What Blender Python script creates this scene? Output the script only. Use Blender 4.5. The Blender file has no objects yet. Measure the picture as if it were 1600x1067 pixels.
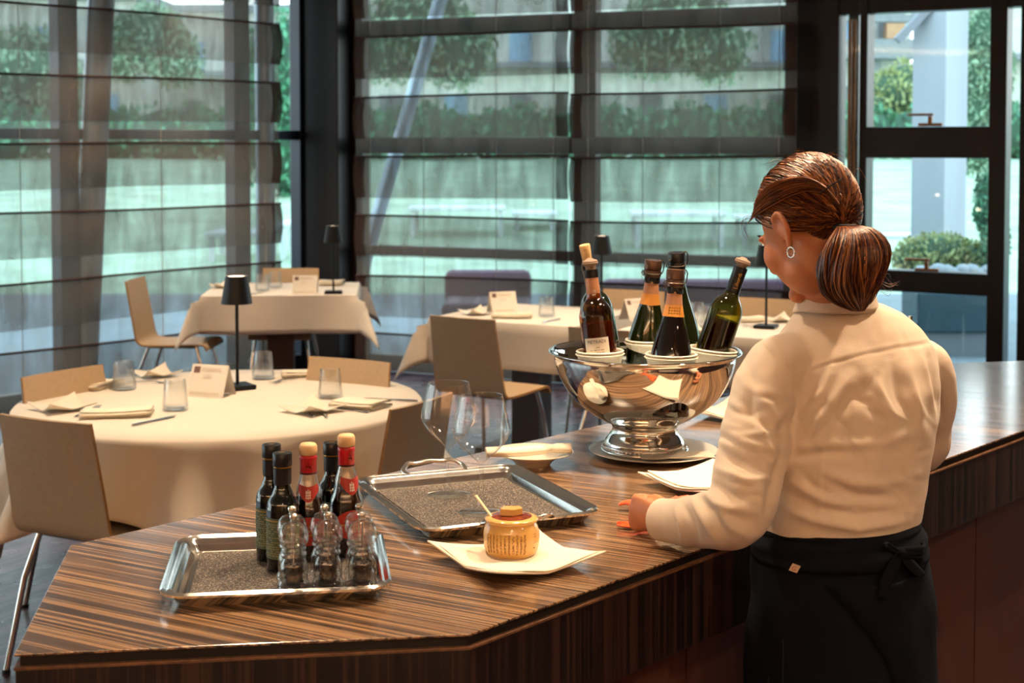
import bpy, bmesh, math, random
import numpy as np
from mathutils import Vector, Matrix, Euler, noise as mnoise

random.seed(7)
SC = bpy.context.scene
COL = SC.collection
PI = math.pi

# ------------------------------------------------------------ camera
PITCH, FPX, PROW, CAMH = math.radians(2.5), 2290.0, 325.0, 1.70
cam_data = bpy.data.cameras.new('camera')
cam = bpy.data.objects.new('camera', cam_data)
COL.objects.link(cam)
cam.location = (0, 0, CAMH)
cam.rotation_euler = (PI / 2 - PITCH, 0, 0)
cam_data.sensor_width = 36
cam_data.lens = FPX / 1600 * 36
cam_data.shift_y = -(533.5 - PROW) / 1600
cam_data.clip_end = 300
cam_data.dof.use_dof = True
cam_data.dof.focus_distance = 2.75
cam_data.dof.aperture_fstop = 7.0
SC.camera = cam

# ------------------------------------------------------------ view, world, lights
SC.view_settings.view_transform = 'Standard'
SC.view_settings.look = 'None'
SC.view_settings.gamma = 1.0
SC.view_settings.exposure = 1.1
SC.view_settings.use_curve_mapping = False
SC.cycles.use_denoising = True
SC.cycles.max_bounces = 14
SC.cycles.transparent_max_bounces = 24
SC.cycles.caustics_reflective = False
SC.cycles.caustics_refractive = False
SC.cycles.sample_clamp_indirect = 6.0

world = bpy.data.worlds.new('sky')
SC.world = world
world.use_nodes = True
wn = world.node_tree
wn.nodes.clear()
wo = wn.nodes.new('ShaderNodeOutputWorld')
wb = wn.nodes.new('ShaderNodeBackground')
wt = wn.nodes.new('ShaderNodeTexCoord')
wsx = wn.nodes.new('ShaderNodeSeparateXYZ')
wr = wn.nodes.new('ShaderNodeValToRGB')
wr.color_ramp.elements[0].position = 0.0
wr.color_ramp.elements[0].color = (0.78, 0.86, 0.86, 1)
wr.color_ramp.elements[1].position = 0.7
wr.color_ramp.elements[1].color = (0.38, 0.58, 0.74, 1)
wn.links.new(wt.outputs['Generated'], wsx.inputs[0])
wn.links.new(wsx.outputs['Z'], wr.inputs[0])
wn.links.new(wr.outputs[0], wb.inputs[0])
wn.links.new(wb.outputs[0], wo.inputs[0])
wb.inputs[1].default_value = 2.7


def spot(name, loc, target, power, col, size=60, blend=0.6, radius=0.06):
    d = bpy.data.lights.new(name, 'SPOT')
    d.energy = power
    d.color = col
    d.spot_size = math.radians(size)
    d.spot_blend = blend
    d.shadow_soft_size = radius
    o = bpy.data.objects.new(name, d)
    COL.objects.link(o)
    o.location = loc
    v = Vector(target) - Vector(loc)
    o.rotation_euler = v.to_track_quat('-Z', 'Y').to_euler()
    return o


WARM = (1.0, 0.74, 0.49)
CEIL = 3.25
LAMPS = [  # ceiling downlights: position, aim, power, cone
    ((1.20, 3.00, CEIL - .06), (0.55, 2.60, 1.0), 100, 84),
    ((0.30, 3.30, CEIL - .06), (0.1, 2.7, 1.0), 70, 80),
    ((-0.60, 3.00, CEIL - .06), (-0.35, 2.5, 1.0), 60, 80),
    ((2.10, 3.60, CEIL - .06), (1.2, 3.4, 1.0), 60, 80),
    ((-1.00, 5.20, CEIL - .06), (-1.08, 5.4, 0.75), 120, 66),
    ((-2.55, 8.60, CEIL - .06), (-1.9, 9.5, 0.75), 70, 70),
    ((-1.20, 8.70, CEIL - .06), (-1.5, 9.6, 0.75), 70, 70),
    ((0.15, 7.60, CEIL - .06), (0.1, 8.1, 0.75), 100, 70),
    ((1.60, 7.00, CEIL - .06), (1.2, 7.6, 0.75), 100, 70),
    ((-1.80, 9.70, CEIL - .06), (-2.25, 10.10, 2.3), 16, 42),
    ((3.20, 6.20, CEIL - .06), (2.6, 6.6, 0.75), 60, 80),
    ((0.2, -0.8, CEIL - .06), (0.3, 0.2, 0.0), 60, 100),  # this and the next two: out of view, added for bounced fill
    ((-2.8, 1.2, CEIL - .06), (-2.8, 1.6, 0.0), 60, 100),
    ((2.6, 0.8, CEIL - .06), (2.2, 1.5, 0.0), 60, 100),
    ((-3.0, -2.3, CEIL - .06), (-3.0, -3.2, 1.4), 90, 90),  # this and the next two: unseen wall washers added to brighten the front wall
    ((0.0, -2.3, CEIL - .06), (0.0, -3.2, 1.4), 90, 90),
    ((3.0, -2.3, CEIL - .06), (3.0, -3.2, 1.4), 90, 90),
]
for i, (l, t, p, s) in enumerate(LAMPS):
    spot('spot_light', l, t, p * 1.6, WARM, s)


def ceiling_fill(loc, size, power, rz=0):
    d = bpy.data.lights.new('fill_light', 'AREA')
    d.shape = 'RECTANGLE'
    d.size, d.size_y = size
    d.energy = power
    d.color = WARM
    o = bpy.data.objects.new('fill_light', d)
    COL.objects.link(o)
    o.location = loc
    o.rotation_euler = (PI, 0, rz)                # unseen fill added near the walls, shines up to brighten the ceiling
    return o


ceiling_fill((0, -3.0, 2.86), (9, .15), 190)
ceiling_fill((5.75, 2.0, 2.86), (.15, 9), 160)
ceiling_fill((-9.0, -.6, 2.86), (.15, 4), 60)

# ------------------------------------------------------------ helpers
CT, ST = math.cos(PITCH), math.sin(PITCH)


def ray(px, py):
    return Vector((px - 800, FPX * CT + (PROW - py) * ST, -FPX * ST + (PROW - py) * CT))


def zp(px, py, z):
    """point of height z seen at a pixel of the 1600x1067 photograph"""
    d = ray(px, py)
    t = (z - CAMH) / d.z
    return Vector((d.x * t, d.y * t, z))


def yp(px, py, Y):
    d = ray(px, py)
    t = Y / d.y
    return Vector((d.x * t, Y, CAMH + d.z * t))


def srgb(h):
    h = h.lstrip('#')
    c = [int(h[i:i + 2], 16) / 255 for i in (0, 2, 4)]
    return tuple(((x + .055) / 1.055) ** 2.4 if x > .04045 else x / 12.92 for x in c) + (1,)


def nt(name):
    m = bpy.data.materials.new(name)
    m.use_nodes = True
    t = m.node_tree
    b = t.nodes['Principled BSDF']
    return m, t, b


def P(name, col, rough=.5, metal=0, spec=.5, trans=0, ior=1.45, var=.12, vs=6, stretch=(1, 1, 1), bump=0, bs=60,
      coat=0, sheen=0, alpha=1, sss=0, rvar=0):
    """principled material with procedural noise in its colour and bump"""
    m, t, b = nt(name)
    c = srgb(col) if isinstance(col, str) else col
    tc = t.nodes.new('ShaderNodeTexCoord')
    mp = t.nodes.new('ShaderNodeMapping')
    mp.inputs['Scale'].default_value = stretch
    t.links.new(tc.outputs['Object'], mp.inputs[0])
    nz = t.nodes.new('ShaderNodeTexNoise')
    nz.inputs['Scale'].default_value = vs
    nz.inputs['Detail'].default_value = 4
    t.links.new(mp.outputs[0], nz.inputs['Vector'])
    r = t.nodes.new('ShaderNodeValToRGB')
    r.color_ramp.elements[0].position = .3
    r.color_ramp.elements[1].position = .7
    r.color_ramp.elements[0].color = tuple(x * (1 - var) for x in c[:3]) + (1,)
    r.color_ramp.elements[1].color = tuple(min(1, x * (1 + var)) for x in c[:3]) + (1,)
    t.links.new(nz.outputs['Fac'], r.inputs[0])
    t.links.new(r.outputs[0], b.inputs['Base Color'])
    b.inputs['Roughness'].default_value = rough
    b.inputs['Metallic'].default_value = metal
    b.inputs['Specular IOR Level'].default_value = spec
    b.inputs['Transmission Weight'].default_value = trans
    b.inputs['IOR'].default_value = ior
    b.inputs['Coat Weight'].default_value = coat
    b.inputs['Sheen Weight'].default_value = sheen
    b.inputs['Subsurface Weight'].default_value = sss
    b.inputs['Subsurface Scale'].default_value = .01
    b.inputs['Alpha'].default_value = alpha
    if rvar:
        mr = t.nodes.new('ShaderNodeMapRange')
        mr.inputs['To Min'].default_value = max(0, rough - rvar)
        mr.inputs['To Max'].default_value = rough + rvar
        t.links.new(nz.outputs['Fac'], mr.inputs[0])
        t.links.new(mr.outputs[0], b.inputs['Roughness'])
    if bump:
        n2 = t.nodes.new('ShaderNodeTexNoise')
        n2.inputs['Scale'].default_value = bs
        n2.inputs['Detail'].default_value = 3
        t.links.new(mp.outputs[0], n2.inputs['Vector'])
        bp = t.nodes.new('ShaderNodeBump')
        bp.inputs['Strength'].default_value = bump
        bp.inputs['Distance'].default_value = .004
        t.links.new(n2.outputs['Fac'], bp.inputs['Height'])
        t.links.new(bp.outputs[0], b.inputs['Normal'])
    return m


def emit(name, col, s):
    m, t, b = nt(name)
    b.inputs['Base Color'].default_value = col
    b.inputs['Emission Color'].default_value = col
    b.inputs['Emission Strength'].default_value = s
    return m


def tag(o, label=None, cat=None, group=None, kind=None):
    if label: o['label'] = label
    if cat: o['category'] = cat
    if group: o['group'] = group
    if kind: o['kind'] = kind
    return o


def empty(name, loc=(0, 0, 0), rz=0, label=None, cat=None, group=None, kind=None, rot=None):
    o = bpy.data.objects.new(name, None)
    COL.objects.link(o)
    o.empty_display_size = .05
    o.location = loc
    o.rotation_euler = rot if rot else (0, 0, rz)
    return tag(o, label, cat, group, kind)


def children(o):
    return [c for c in COL.objects if c.parent == o]


def copy_tree(o, parent=None):
    c = o.copy()
    COL.objects.link(c)
    if parent is not None:
        c.parent = parent
    for ch in children(o):
        copy_tree(ch, c)
    return c


class MB:
    """collects shapes and links them as one mesh object"""
    def __init__(s):
        s.v, s.f, s.mi = [], [], []
        s.cur = 0

    def add(s, vs, fs, xf=None):
        n = len(s.v)
        for p in vs:
            p = Vector(p)
            s.v.append(xf @ p if xf else p)
        for f in fs:
            s.f.append([i + n for i in f])
            s.mi.append(s.cur)
        return s

    def box(s, c, d, rz=0, xf=None):
        a, b, e = d[0] / 2, d[1] / 2, d[2] / 2
        vs = [(-a, -b, -e), (a, -b, -e), (a, b, -e), (-a, b, -e), (-a, -b, e), (a, -b, e), (a, b, e), (-a, b, e)]
        m = Matrix.Translation(c) @ Matrix.Rotation(rz, 4, 'Z')
        if xf: m = xf @ m
        return s.add(vs, [(3, 2, 1, 0), (4, 5, 6, 7), (0, 1, 5, 4), (1, 2, 6, 5), (2, 3, 7, 6), (3, 0, 4, 7)], m)

    def bar(s, a, b, w, h):
        """box beam from a to b, w across (horizontal), h in height direction"""
        a, b = Vector(a), Vector(b)
        d = b - a
        q = d.to_track_quat('X', 'Z').to_matrix().to_4x4()
        m = Matrix.Translation((a + b) / 2) @ q
        L = d.length
        return s.box((0, 0, 0), (L, w, h), 0, m)

    def loft(s, rings, cap=True, closed=True, xf=None):
        n = len(rings[0])
        vs = [p for r in rings for p in r]
        fs = []
        m = n if closed else n - 1
        for i in range(len(rings) - 1):
            for j in range(m):
                k = (j + 1) % n
                fs.append((i * n + j, i * n + k, (i + 1) * n + k, (i + 1) * n + j))
        if cap and closed:
            fs.append(tuple(range(n))[::-1])
            fs.append(tuple((len(rings) - 1) * n + j for j in range(n)))
        return s.add(vs, fs, xf)

    def lathe(s, prof, seg=32, c=(0, 0, 0), xf=None, sq=1.0):
        rings = []
        for r, z in prof:
            rr = max(r, 1e-5)
            rings.append([(c[0] + rr * math.cos(2 * PI * j / seg), c[1] + sq * rr * math.sin(2 * PI * j / seg), c[2] + z)
                          for j in range(seg)])
        return s.loft(rings, cap=True, xf=xf)

    def tube(s, pts, r, seg=8, cap=True, flat=1.0):
        pts = [Vector(p) for p in pts]
        rs = r if isinstance(r, (list, tuple)) else [r] * len(pts)
        rings = []
        up = Vector((0, 0, 1))
        t0 = (pts[1] - pts[0]).normalized()
        if abs(t0.z) > .9: up = Vector((0, 1, 0))
        n = t0.cross(up).normalized()
        for i, p in enumerate(pts):
            if i == 0: t = pts[1] - pts[0]
            elif i == len(pts) - 1: t = pts[-1] - pts[-2]
            else: t = pts[i + 1] - pts[i - 1]
            t.normalize()
            n = (n - t * n.dot(t)).normalized()
            b = t.cross(n)
            rings.append([p + (n * math.cos(2 * PI * j / seg) + b * (math.sin(2 * PI * j / seg) * flat)) * rs[i]
                          for j in range(seg)])
        return s.loft(rings, cap=cap)

    def grid(s, nu, nv, fn, xf=None, wrap=False):
        vs = [fn(i / (nu - 1), j / (nv - 1)) for j in range(nv) for i in range(nu)]
        fs = []
        for j in range(nv - 1):
            for i in range(nu - 1):
                fs.append((j * nu + i, j * nu + i + 1, (j + 1) * nu + i + 1, (j + 1) * nu + i))
        return s.add(vs, fs, xf)

    def sphere(s, c, r, seg=12, rings=8, sc=(1, 1, 1), xf=None):
        vs, fs = [], []
        for i in range(rings + 1):
            a = PI * i / rings
            for j in range(seg):
                b = 2 * PI * j / seg
                vs.append((c[0] + sc[0] * r * math.sin(a) * math.cos(b), c[1] + sc[1] * r * math.sin(a) * math.sin(b),
                           c[2] + sc[2] * r * math.cos(a)))
        for i in range(rings):
            for j in range(seg):
                k = (j + 1) % seg
                fs.append((i * seg + j, (i + 1) * seg + j, (i + 1) * seg + k, i * seg + k))
        return s.add(vs, fs, xf)

    def prism(s, poly, z0, z1, xf=None):
        n = len(poly)
        vs = [(p[0], p[1], z0) for p in poly] + [(p[0], p[1], z1) for p in poly]
        fs = [tuple(range(n))[::-1], tuple(range(n, 2 * n))]
        for i in range(n):
            k = (i + 1) % n
            fs.append((i, k, n + k, n + i))
        return s.add(vs, fs, xf)

    def build(s, name, mat, parent=None, smooth=None, loc=None, bevel=0, subd=0, solid=0, merge=False):
        me = bpy.data.meshes.new(name)
        me.from_pydata([tuple(v) for v in s.v], [], s.f)
        for mm in (mat if isinstance(mat, (list, tuple)) else [mat]):
            me.materials.append(mm)
        if len(me.materials) > 1:
            me.polygons.foreach_set('material_index', s.mi)
        bm = bmesh.new()
        bm.from_mesh(me)
        if merge:
            bmesh.ops.remove_doubles(bm, verts=bm.verts, dist=1e-5)
        bmesh.ops.recalc_face_normals(bm, faces=bm.faces)
        bm.to_mesh(me)
        bm.free()
        if smooth is not None:
            me.shade_smooth()
            me.set_sharp_from_angle(angle=math.radians(smooth))
        o = bpy.data.objects.new(name, me)
        COL.objects.link(o)
        if parent is not None: o.parent = parent
        if loc is not None: o.location = loc
        if solid:
            md = o.modifiers.new('solid', 'SOLIDIFY')
            md.thickness = solid
            md.offset = 0
        if bevel:
            md = o.modifiers.new('bevel', 'BEVEL')
            md.width = bevel
            md.segments = 2
            md.limit_method = 'ANGLE'
        if subd:
            md = o.modifiers.new('sub', 'SUBSURF')
            md.levels = subd
            md.render_levels = subd
        return o


def smoothprof(pts, n=6):
    """catmull-rom through profile points"""
    out = []
    P_ = [pts[0]] + list(pts) + [pts[-1]]
    for i in range(1, len(P_) - 2):
        a, b, c, d = [Vector(P_[k]) for k in (i - 1, i, i + 1, i + 2)]
        for k in range(n):
            t = k / n
            out.append(0.5 * ((2 * b) + (c - a) * t + (2 * a - 5 * b + 4 * c - d) * t * t + (3 * b - a - 3 * c + d) * t ** 3))
    out.append(Vector(P_[-2]))
    return out


# ------------------------------------------------------------ materials
def stripes(name, ang, c0, c1, c2, scale, stretch, rough, coat=0, vert=False):
    """fine streaked veneer; ang = grain direction in the XY plane"""
    m, t, b = nt(name)
    tc = t.nodes.new('ShaderNodeTexCoord')
    mp = t.nodes.new('ShaderNodeMapping')
    mp.vector_type = 'POINT'
    mp.inputs['Rotation'].default_value = (0, 0, -ang)
    t.links.new(tc.outputs['Object'], mp.inputs[0])
    mp2 = t.nodes.new('ShaderNodeMapping')
    mp2.inputs['Scale'].default_value = stretch
    t.links.new(mp.outputs[0], mp2.inputs[0])
    out = []
    for sc_, det in ((scale, 1), (scale * 3.3, 2), (scale * .35, 1)):
        n = t.nodes.new('ShaderNodeTexNoise')
        n.inputs['Scale'].default_value = sc_
        n.inputs['Detail'].default_value = det
        t.links.new(mp2.outputs[0], n.inputs['Vector'])
        out.append(n)
    a = t.nodes.new('ShaderNodeMath'); a.operation = 'MULTIPLY_ADD'
    a.inputs[1].default_value = .5
    t.links.new(out[0].outputs['Fac'], a.inputs[0])
    s2 = t.nodes.new('ShaderNodeMath'); s2.operation = 'MULTIPLY'
    s2.inputs[1].default_value = .35
    t.links.new(out[1].outputs['Fac'], s2.inputs[0])
    t.links.new(s2.outputs[0], a.inputs[2])
    a2 = t.nodes.new('ShaderNodeMath'); a2.operation = 'MULTIPLY_ADD'
    a2.inputs[1].default_value = .2
    t.links.new(out[2].outputs['Fac'], a2.inputs[0])
    t.links.new(a.outputs[0], a2.inputs[2])
    r = t.nodes.new('ShaderNodeValToRGB')
    e = r.color_ramp.elements
    e[0].position, e[0].color = .44, srgb(c0)
    e[1].position, e[1].color = .60, srgb(c2)
    k = e.new(.52); k.color = srgb(c1)
    t.links.new(a2.outputs[0], r.inputs[0])
    t.links.new(r.outputs[0], b.inputs['Base Color'])
    b.inputs['Roughness'].default_value = rough
    b.inputs['Coat Weight'].default_value = coat
    b.inputs['Coat Roughness'].default_value = .12
    mr = t.nodes.new('ShaderNodeMapRange')
    mr.inputs['To Min'].default_value = rough - .06
    mr.inputs['To Max'].default_value = rough + .08
    n = t.nodes.new('ShaderNodeTexNoise'); n.inputs['Scale'].default_value = 9
    t.links.new(tc.outputs['Object'], n.inputs['Vector'])
    t.links.new(n.outputs['Fac'], mr.inputs[0])
    t.links.new(mr.outputs[0], b.inputs['Roughness'])
    return m


def sheer(name, col, op):
    """woven sheer: lets part of what lies behind through, the rest scatters"""
    m, t, b = nt(name)
    t.nodes.remove(b)
    o = t.nodes['Material Output']
    tc = t.nodes.new('ShaderNodeTexCoord')
    mp = t.nodes.new('ShaderNodeMapping'); mp.inputs['Scale'].default_value = (4.2, 4.2, .9)
    t.links.new(tc.outputs['Object'], mp.inputs[0])
    nz = t.nodes.new('ShaderNodeTexNoise'); nz.inputs['Scale'].default_value = 2.2; nz.inputs['Detail'].default_value = 5
    nz.inputs['Distortion'].default_value = .6
    t.links.new(mp.outputs[0], nz.inputs['Vector'])
    mr = t.nodes.new('ShaderNodeMapRange')
    mr.inputs['From Min'].default_value = .3
    mr.inputs['From Max'].default_value = .7
    mr.inputs['To Min'].default_value = op - .13
    mr.inputs['To Max'].default_value = op + .13  # opacity streaks stand in for the light and dark of drape wrinkles
    t.links.new(nz.outputs['Fac'], mr.inputs[0])
    tr = t.nodes.new('ShaderNodeBsdfTransparent')
    df = t.nodes.new('ShaderNodeBsdfDiffuse'); df.inputs[0].default_value = srgb(col)
    tl = t.nodes.new('ShaderNodeBsdfTranslucent'); tl.inputs[0].default_value = srgb(col)
    mx = t.nodes.new('ShaderNodeMixShader'); mx.inputs[0].default_value = .45
    t.links.new(df.outputs[0], mx.inputs[1]); t.links.new(tl.outputs[0], mx.inputs[2])
    m2 = t.nodes.new('ShaderNodeMixShader')
    t.links.new(mr.outputs[0], m2.inputs[0])
    t.links.new(tr.outputs[0], m2.inputs[1]); t.links.new(mx.outputs[0], m2.inputs[2])
    t.links.new(m2.outputs[0], o.inputs[0])
    return m


def grazing(t, base, ex=4.0, k=.85):
    """reflectance of a thin sheet: low face-on, rising at grazing angles, alike on both sides"""
    w = t.nodes.new('ShaderNodeLayerWeight'); w.inputs[0].default_value = .5
    p_ = t.nodes.new('ShaderNodeMath'); p_.operation = 'POWER'; p_.inputs[1].default_value = ex
    m_ = t.nodes.new('ShaderNodeMath'); m_.operation = 'MULTIPLY_ADD'; m_.inputs[1].default_value = k; m_.inputs[2].default_value = base
    m_.use_clamp = True
    t.links.new(w.outputs['Facing'], p_.inputs[0]); t.links.new(p_.outputs[0], m_.inputs[0])
    return m_


def paneglass(name, tint=(.93, .95, .94, 1), refl=.06):
    m, t, b = nt(name)
    t.nodes.remove(b)
    o = t.nodes['Material Output']
    tr = t.nodes.new('ShaderNodeBsdfTransparent'); tr.inputs[0].default_value = tint
    gl = t.nodes.new('ShaderNodeBsdfGlossy'); gl.inputs['Roughness'].default_value = .01
    lw = grazing(t, .035)
    nz = t.nodes.new('ShaderNodeTexNoise'); nz.inputs['Scale'].default_value = .7
    bp = t.nodes.new('ShaderNodeBump'); bp.inputs['Strength'].default_value = .02
    t.links.new(nz.outputs['Fac'], bp.inputs['Height'])
    t.links.new(bp.outputs[0], gl.inputs['Normal'])
    mx = t.nodes.new('ShaderNodeMixShader')
    t.links.new(lw.outputs[0], mx.inputs[0])
    t.links.new(tr.outputs[0], mx.inputs[1]); t.links.new(gl.outputs[0], mx.inputs[2])
    t.links.new(mx.outputs[0], o.inputs[0])
    return m


def thinglass(name, tint=(.97, .98, .98, 1), ior=1.5):
    """clear glass whose shadows stay light: refraction mixed with transparency by facing"""
    m, t, b = nt(name)
    b.inputs['Base Color'].default_value = tint
    b.inputs['Roughness'].default_value = .0
    b.inputs['Transmission Weight'].default_value = 1
    b.inputs['IOR'].default_value = ior
    nz = t.nodes.new('ShaderNodeTexNoise'); nz.inputs['Scale'].default_value = 20
    mr = t.nodes.new('ShaderNodeMapRange'); mr.inputs['To Max'].default_value = .03
    t.links.new(nz.outputs['Fac'], mr.inputs[0])
    t.links.new(mr.outputs[0], b.inputs['Roughness'])
    return m


def shellglass(name, tint=(.98, .99, .99, 1), base=.05, ex=4.0, k=.85, refr=0, edgec=(.66, .70, .72, 1), white=0):
    """thin-walled glass: transparent face-on, mirror-like at grazing angles"""
    m, t, b = nt(name)
    t.nodes.remove(b)
    o = t.nodes['Material Output']
    tr = t.nodes.new('ShaderNodeBsdfTransparent')
    lw = t.nodes.new('ShaderNodeLayerWeight'); lw.inputs[0].default_value = .35
    cr = t.nodes.new('ShaderNodeValToRGB')
    cr.color_ramp.elements[0].position = .55; cr.color_ramp.elements[0].color = tint
    cr.color_ramp.elements[1].position = 1.0; cr.color_ramp.elements[1].color = edgec
    t.links.new(lw.outputs['Facing'], cr.inputs[0])
    t.links.new(cr.outputs[0], tr.inputs[0])
    gl = t.nodes.new('ShaderNodeBsdfGlossy'); gl.inputs['Roughness'].default_value = .01
    fr = grazing(t, base, ex, k)
    mx = t.nodes.new('ShaderNodeMixShader')
    src = tr
    if refr:
        rf = t.nodes.new('ShaderNodeBsdfRefraction'); rf.inputs['IOR'].default_value = 1.25; rf.inputs['Roughness'].default_value = .02
        m3 = t.nodes.new('ShaderNodeMixShader'); m3.inputs[0].default_value = refr
        t.links.new(tr.outputs[0], m3.inputs[1]); t.links.new(rf.outputs[0], m3.inputs[2])
        src = m3
    if white:
        dd = t.nodes.new('ShaderNodeBsdfDiffuse'); dd.inputs[0].default_value = (.9, .88, .85, 1)
        m4 = t.nodes.new('ShaderNodeMixShader'); m4.inputs[0].default_value = white
        t.links.new(src.outputs[0], m4.inputs[1]); t.links.new(dd.outputs[0], m4.inputs[2])
        src = m4
    t.links.new(fr.outputs[0], mx.inputs[0])
    t.links.new(src.outputs[0], mx.inputs[1]); t.links.new(gl.outputs[0], mx.inputs[2])
    t.links.new(mx.outputs[0], o.inputs[0])
    return m


MT = {}
GRAIN = math.atan2(-.488, .873)
MT['wood_top'] = stripes('zebrano veneer', GRAIN, '#382b23', '#715540', '#9c7a58', 9, (.10, 16, 16), .2, coat=.55)
MT['wood_edge'] = P('worn veneer edge', '#684730', .5, vs=80, var=.4)
MT['groove'] = P('black groove', '#0b0706', .7)
MT['fascia'] = stripes('macassar veneer', 0, '#050303', '#120a07', '#35201a', 6, (22, 22, .12), .42)
MT['panel'] = P('reddish brown panel', '#4d2f26', .42, vs=40, var=.18, stretch=(1, 1, .2), rvar=.06)
MT['frame'] = P('dark bronze frame', '#1b1310', .38, metal=.3, spec=.5, var=.2)
MT['frame_blue'] = P('blue black frame', '#151a26', .3, metal=.5, var=.2)
MT['bronze'] = P('bronze fitting', '#8a5b34', .35, metal=.9)
MT['floor'] = stripes('dark stained floor boards', 1.0, '#2c1c24', '#45303a', '#654a55', 2.5, (.6, 6, 6), .28)
MT['ceiling'] = P('warm ceiling paint', '#e2d6c4', .9)
MT['wallpaint'] = P('brown wall panelling', '#9a7a5c', .7, vs=3)
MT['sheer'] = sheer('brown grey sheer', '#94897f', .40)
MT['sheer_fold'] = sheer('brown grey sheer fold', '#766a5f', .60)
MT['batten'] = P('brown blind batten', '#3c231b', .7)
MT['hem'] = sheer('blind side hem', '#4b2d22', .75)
MT['glass'] = paneglass('window glass')
MT['cord'] = P('pale blind cord', '#b9b6ac', .6)
MT['steel_col'] = P('blue grey steel column', '#9db4c4', .35, metal=.4)
MT['chrome'] = P('polished steel', '#d9d6d0', .06, metal=1, var=.02)
MT['silver'] = P('silver plated tray', '#e6e3dd', .13, metal=1, var=.04, vs=30, rvar=.03)
MT['cloth'] = P('white tablecloth linen', '#d9cfc0', .9, sheen=.2, var=.03, bump=.12, bs=300)
MT['napkin'] = P('cream napkin cotton', '#e3d7c2', .95, var=.03, bump=.2, bs=400)
MT['china'] = P('cream porcelain', '#e2d8c6', .32, spec=.4, coat=.05, var=.02)
MT['chair'] = P('beige laminate shell', '#a88f70', .55, var=.05, vs=60, bump=.05, bs=500)
MT['chair_edge'] = P('plywood edge of chair', '#a77b45', .5, var=.15, vs=90)
MT['pedestal'] = P('reddish brown table post', '#3b221b', .4)
MT['black'] = P('matte black metal', '#101114', .45, metal=.4)
MT['paper'] = P('white card paper', '#d7cfc3', .9, var=.02)
MT['print'] = P('brown print', '#6b5048', .9)
MT['print_l'] = P('light brown print', '#c4b8a9', .9)
MT['wineglass'] = shellglass('crystal wine glass', base=.07, ex=2.8, k=.85, edgec=(.50, .55, .58, 1))
MT['tumbler'] = shellglass('clear tumbler glass', base=.06, ex=3, k=.8, refr=.2)
# ============================================================ SETTING
U = Vector((.66, .75, 0)).normalized()          # along the left window wall, away from the camera
NL = Vector((U.y, -U.x, 0))                     # towards the room
K = Vector((-1.41, 11.12, 0))                   # corner of the two window walls
V = Vector((.919, -.394, 0)).normalized()       # along the back wall, to the right
NB = Vector((V.y, -V.x, 0)) * 1.0               # towards the room (-y)
K2 = K + V * 3.58
W3 = Vector((.857, -.516, 0)).normalized()      # right window wall
NR = Vector((W3.y, -W3.x, 0))
K3 = K2 + W3 * 4.2
KL = K - U * 13.5
FRONT = -3.2


def struct(o, label=None):
    o['kind'] = 'structure'
    return o


poly = [K, K2, K3, Vector((K3.x, FRONT, 0)), Vector((KL.x, FRONT, 0)), KL]
struct(MB().prism([(p.x, p.y) for p in poly], -.2, 0).build('floor', MT['floor']))
struct(MB().prism([(p.x, p.y) for p in poly], CEIL, CEIL + .2).build('ceiling', MT['ceiling']))


def wall(name, a, b, n, z0, z1, mat, th=.2):
    """vertical slab from a to b whose room face lies on the line a-b"""
    a2, b2 = a - n * th, b - n * th
    m = MB().prism([(a.x, a.y), (b.x, b.y), (b2.x, b2.y), (a2.x, a2.y)], z0, z1)
    return struct(m.build(name, mat))


wall('wall_front', Vector((KL.x, FRONT, 0)), Vector((K3.x, FRONT, 0)), Vector((0, 1, 0)), 0, CEIL, MT['wallpaint'])
wall('wall_right', K3, Vector((K3.x, FRONT, 0)), Vector((-1, 0, 0)), 0, CEIL, MT['wallpaint'])
wall('wall_left_end', Vector((KL.x, FRONT, 0)), KL, Vector((1, 0, 0)), 0, CEIL, MT['wallpaint'])
wall('wall_left', KL, K, NL, 2.98, CEIL, MT['frame'])
wall('wall_back', K, K2, NB, 2.98, CEIL, MT['frame'])
wall('wall_back_right', K2, K3, NR, 2.98, CEIL, MT['frame'])


def onpx(px, o, d):
    """parameter along the ground line o + d*t where it crosses image column px (horizon row)"""
    k = (px - 800) / (FPX * CT)
    return (k * o.y - o.x) / (d.x - k * d.y)


def post(mb, o, d, n, t0, t1, z0=0.0, z1=2.98, dep=.12, off=0.0):
    a, b = o + d * t0, o + d * t1
    c = (a + b) / 2 - n * (dep / 2 + off)
    mb.box((c.x, c.y, (z0 + z1) / 2), (t1 - t0, dep, z1 - z0), math.atan2(d.y, d.x))


def window(name, o, d, n, t0, t1, posts, rails, mat, dep=.12):
    root = MB()
    for (a, b) in posts:
        post(root, o, d, n, a, b, dep=dep)
    for (z0, z1) in rails:
        post(root, o, d, n, t0, t1, z0, z1, dep=dep * .8, off=.012)
    f = struct(root.build(name, mat, bevel=.006))
    a, b = o + d * t0 - n * .07, o + d * t1 - n * .07
    g = MB().box(((a.x + b.x) / 2, (a.y + b.y) / 2, 1.5), (t1 - t0, .008, 2.96), math.atan2(d.y, d.x)).build(
        'window_pane', MT['glass'], f)
    return f


# left wall of windows
tl = [onpx(px, K, U) for px in (470, 489)]
lp = [(tl[0], tl[1]), (onpx(506, K, U) - .02, 0.0)]
t_l = onpx(380, K, U)
lp.append((t_l - .07, t_l + .07))
tt = onpx(110, K, U)
for k in range(6):
    lp.append((tt - .07 - 2.0 * k, tt + .07 - 2.0 * k))
w1 = window('window_1', K, U, NL, -13.4, 0, lp, [(0, .12), (1.73, 1.80), (2.9, 2.98)], MT['frame_blue'])
# corner column
cc = K + (NL + NB).normalized() * .10
struct(MB().box((cc.x + .015, cc.y, 1.5), (.30, .26, 2.98), math.atan2(V.y, V.x)).build('trim_1', MT['frame'], bevel=.01))
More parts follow.
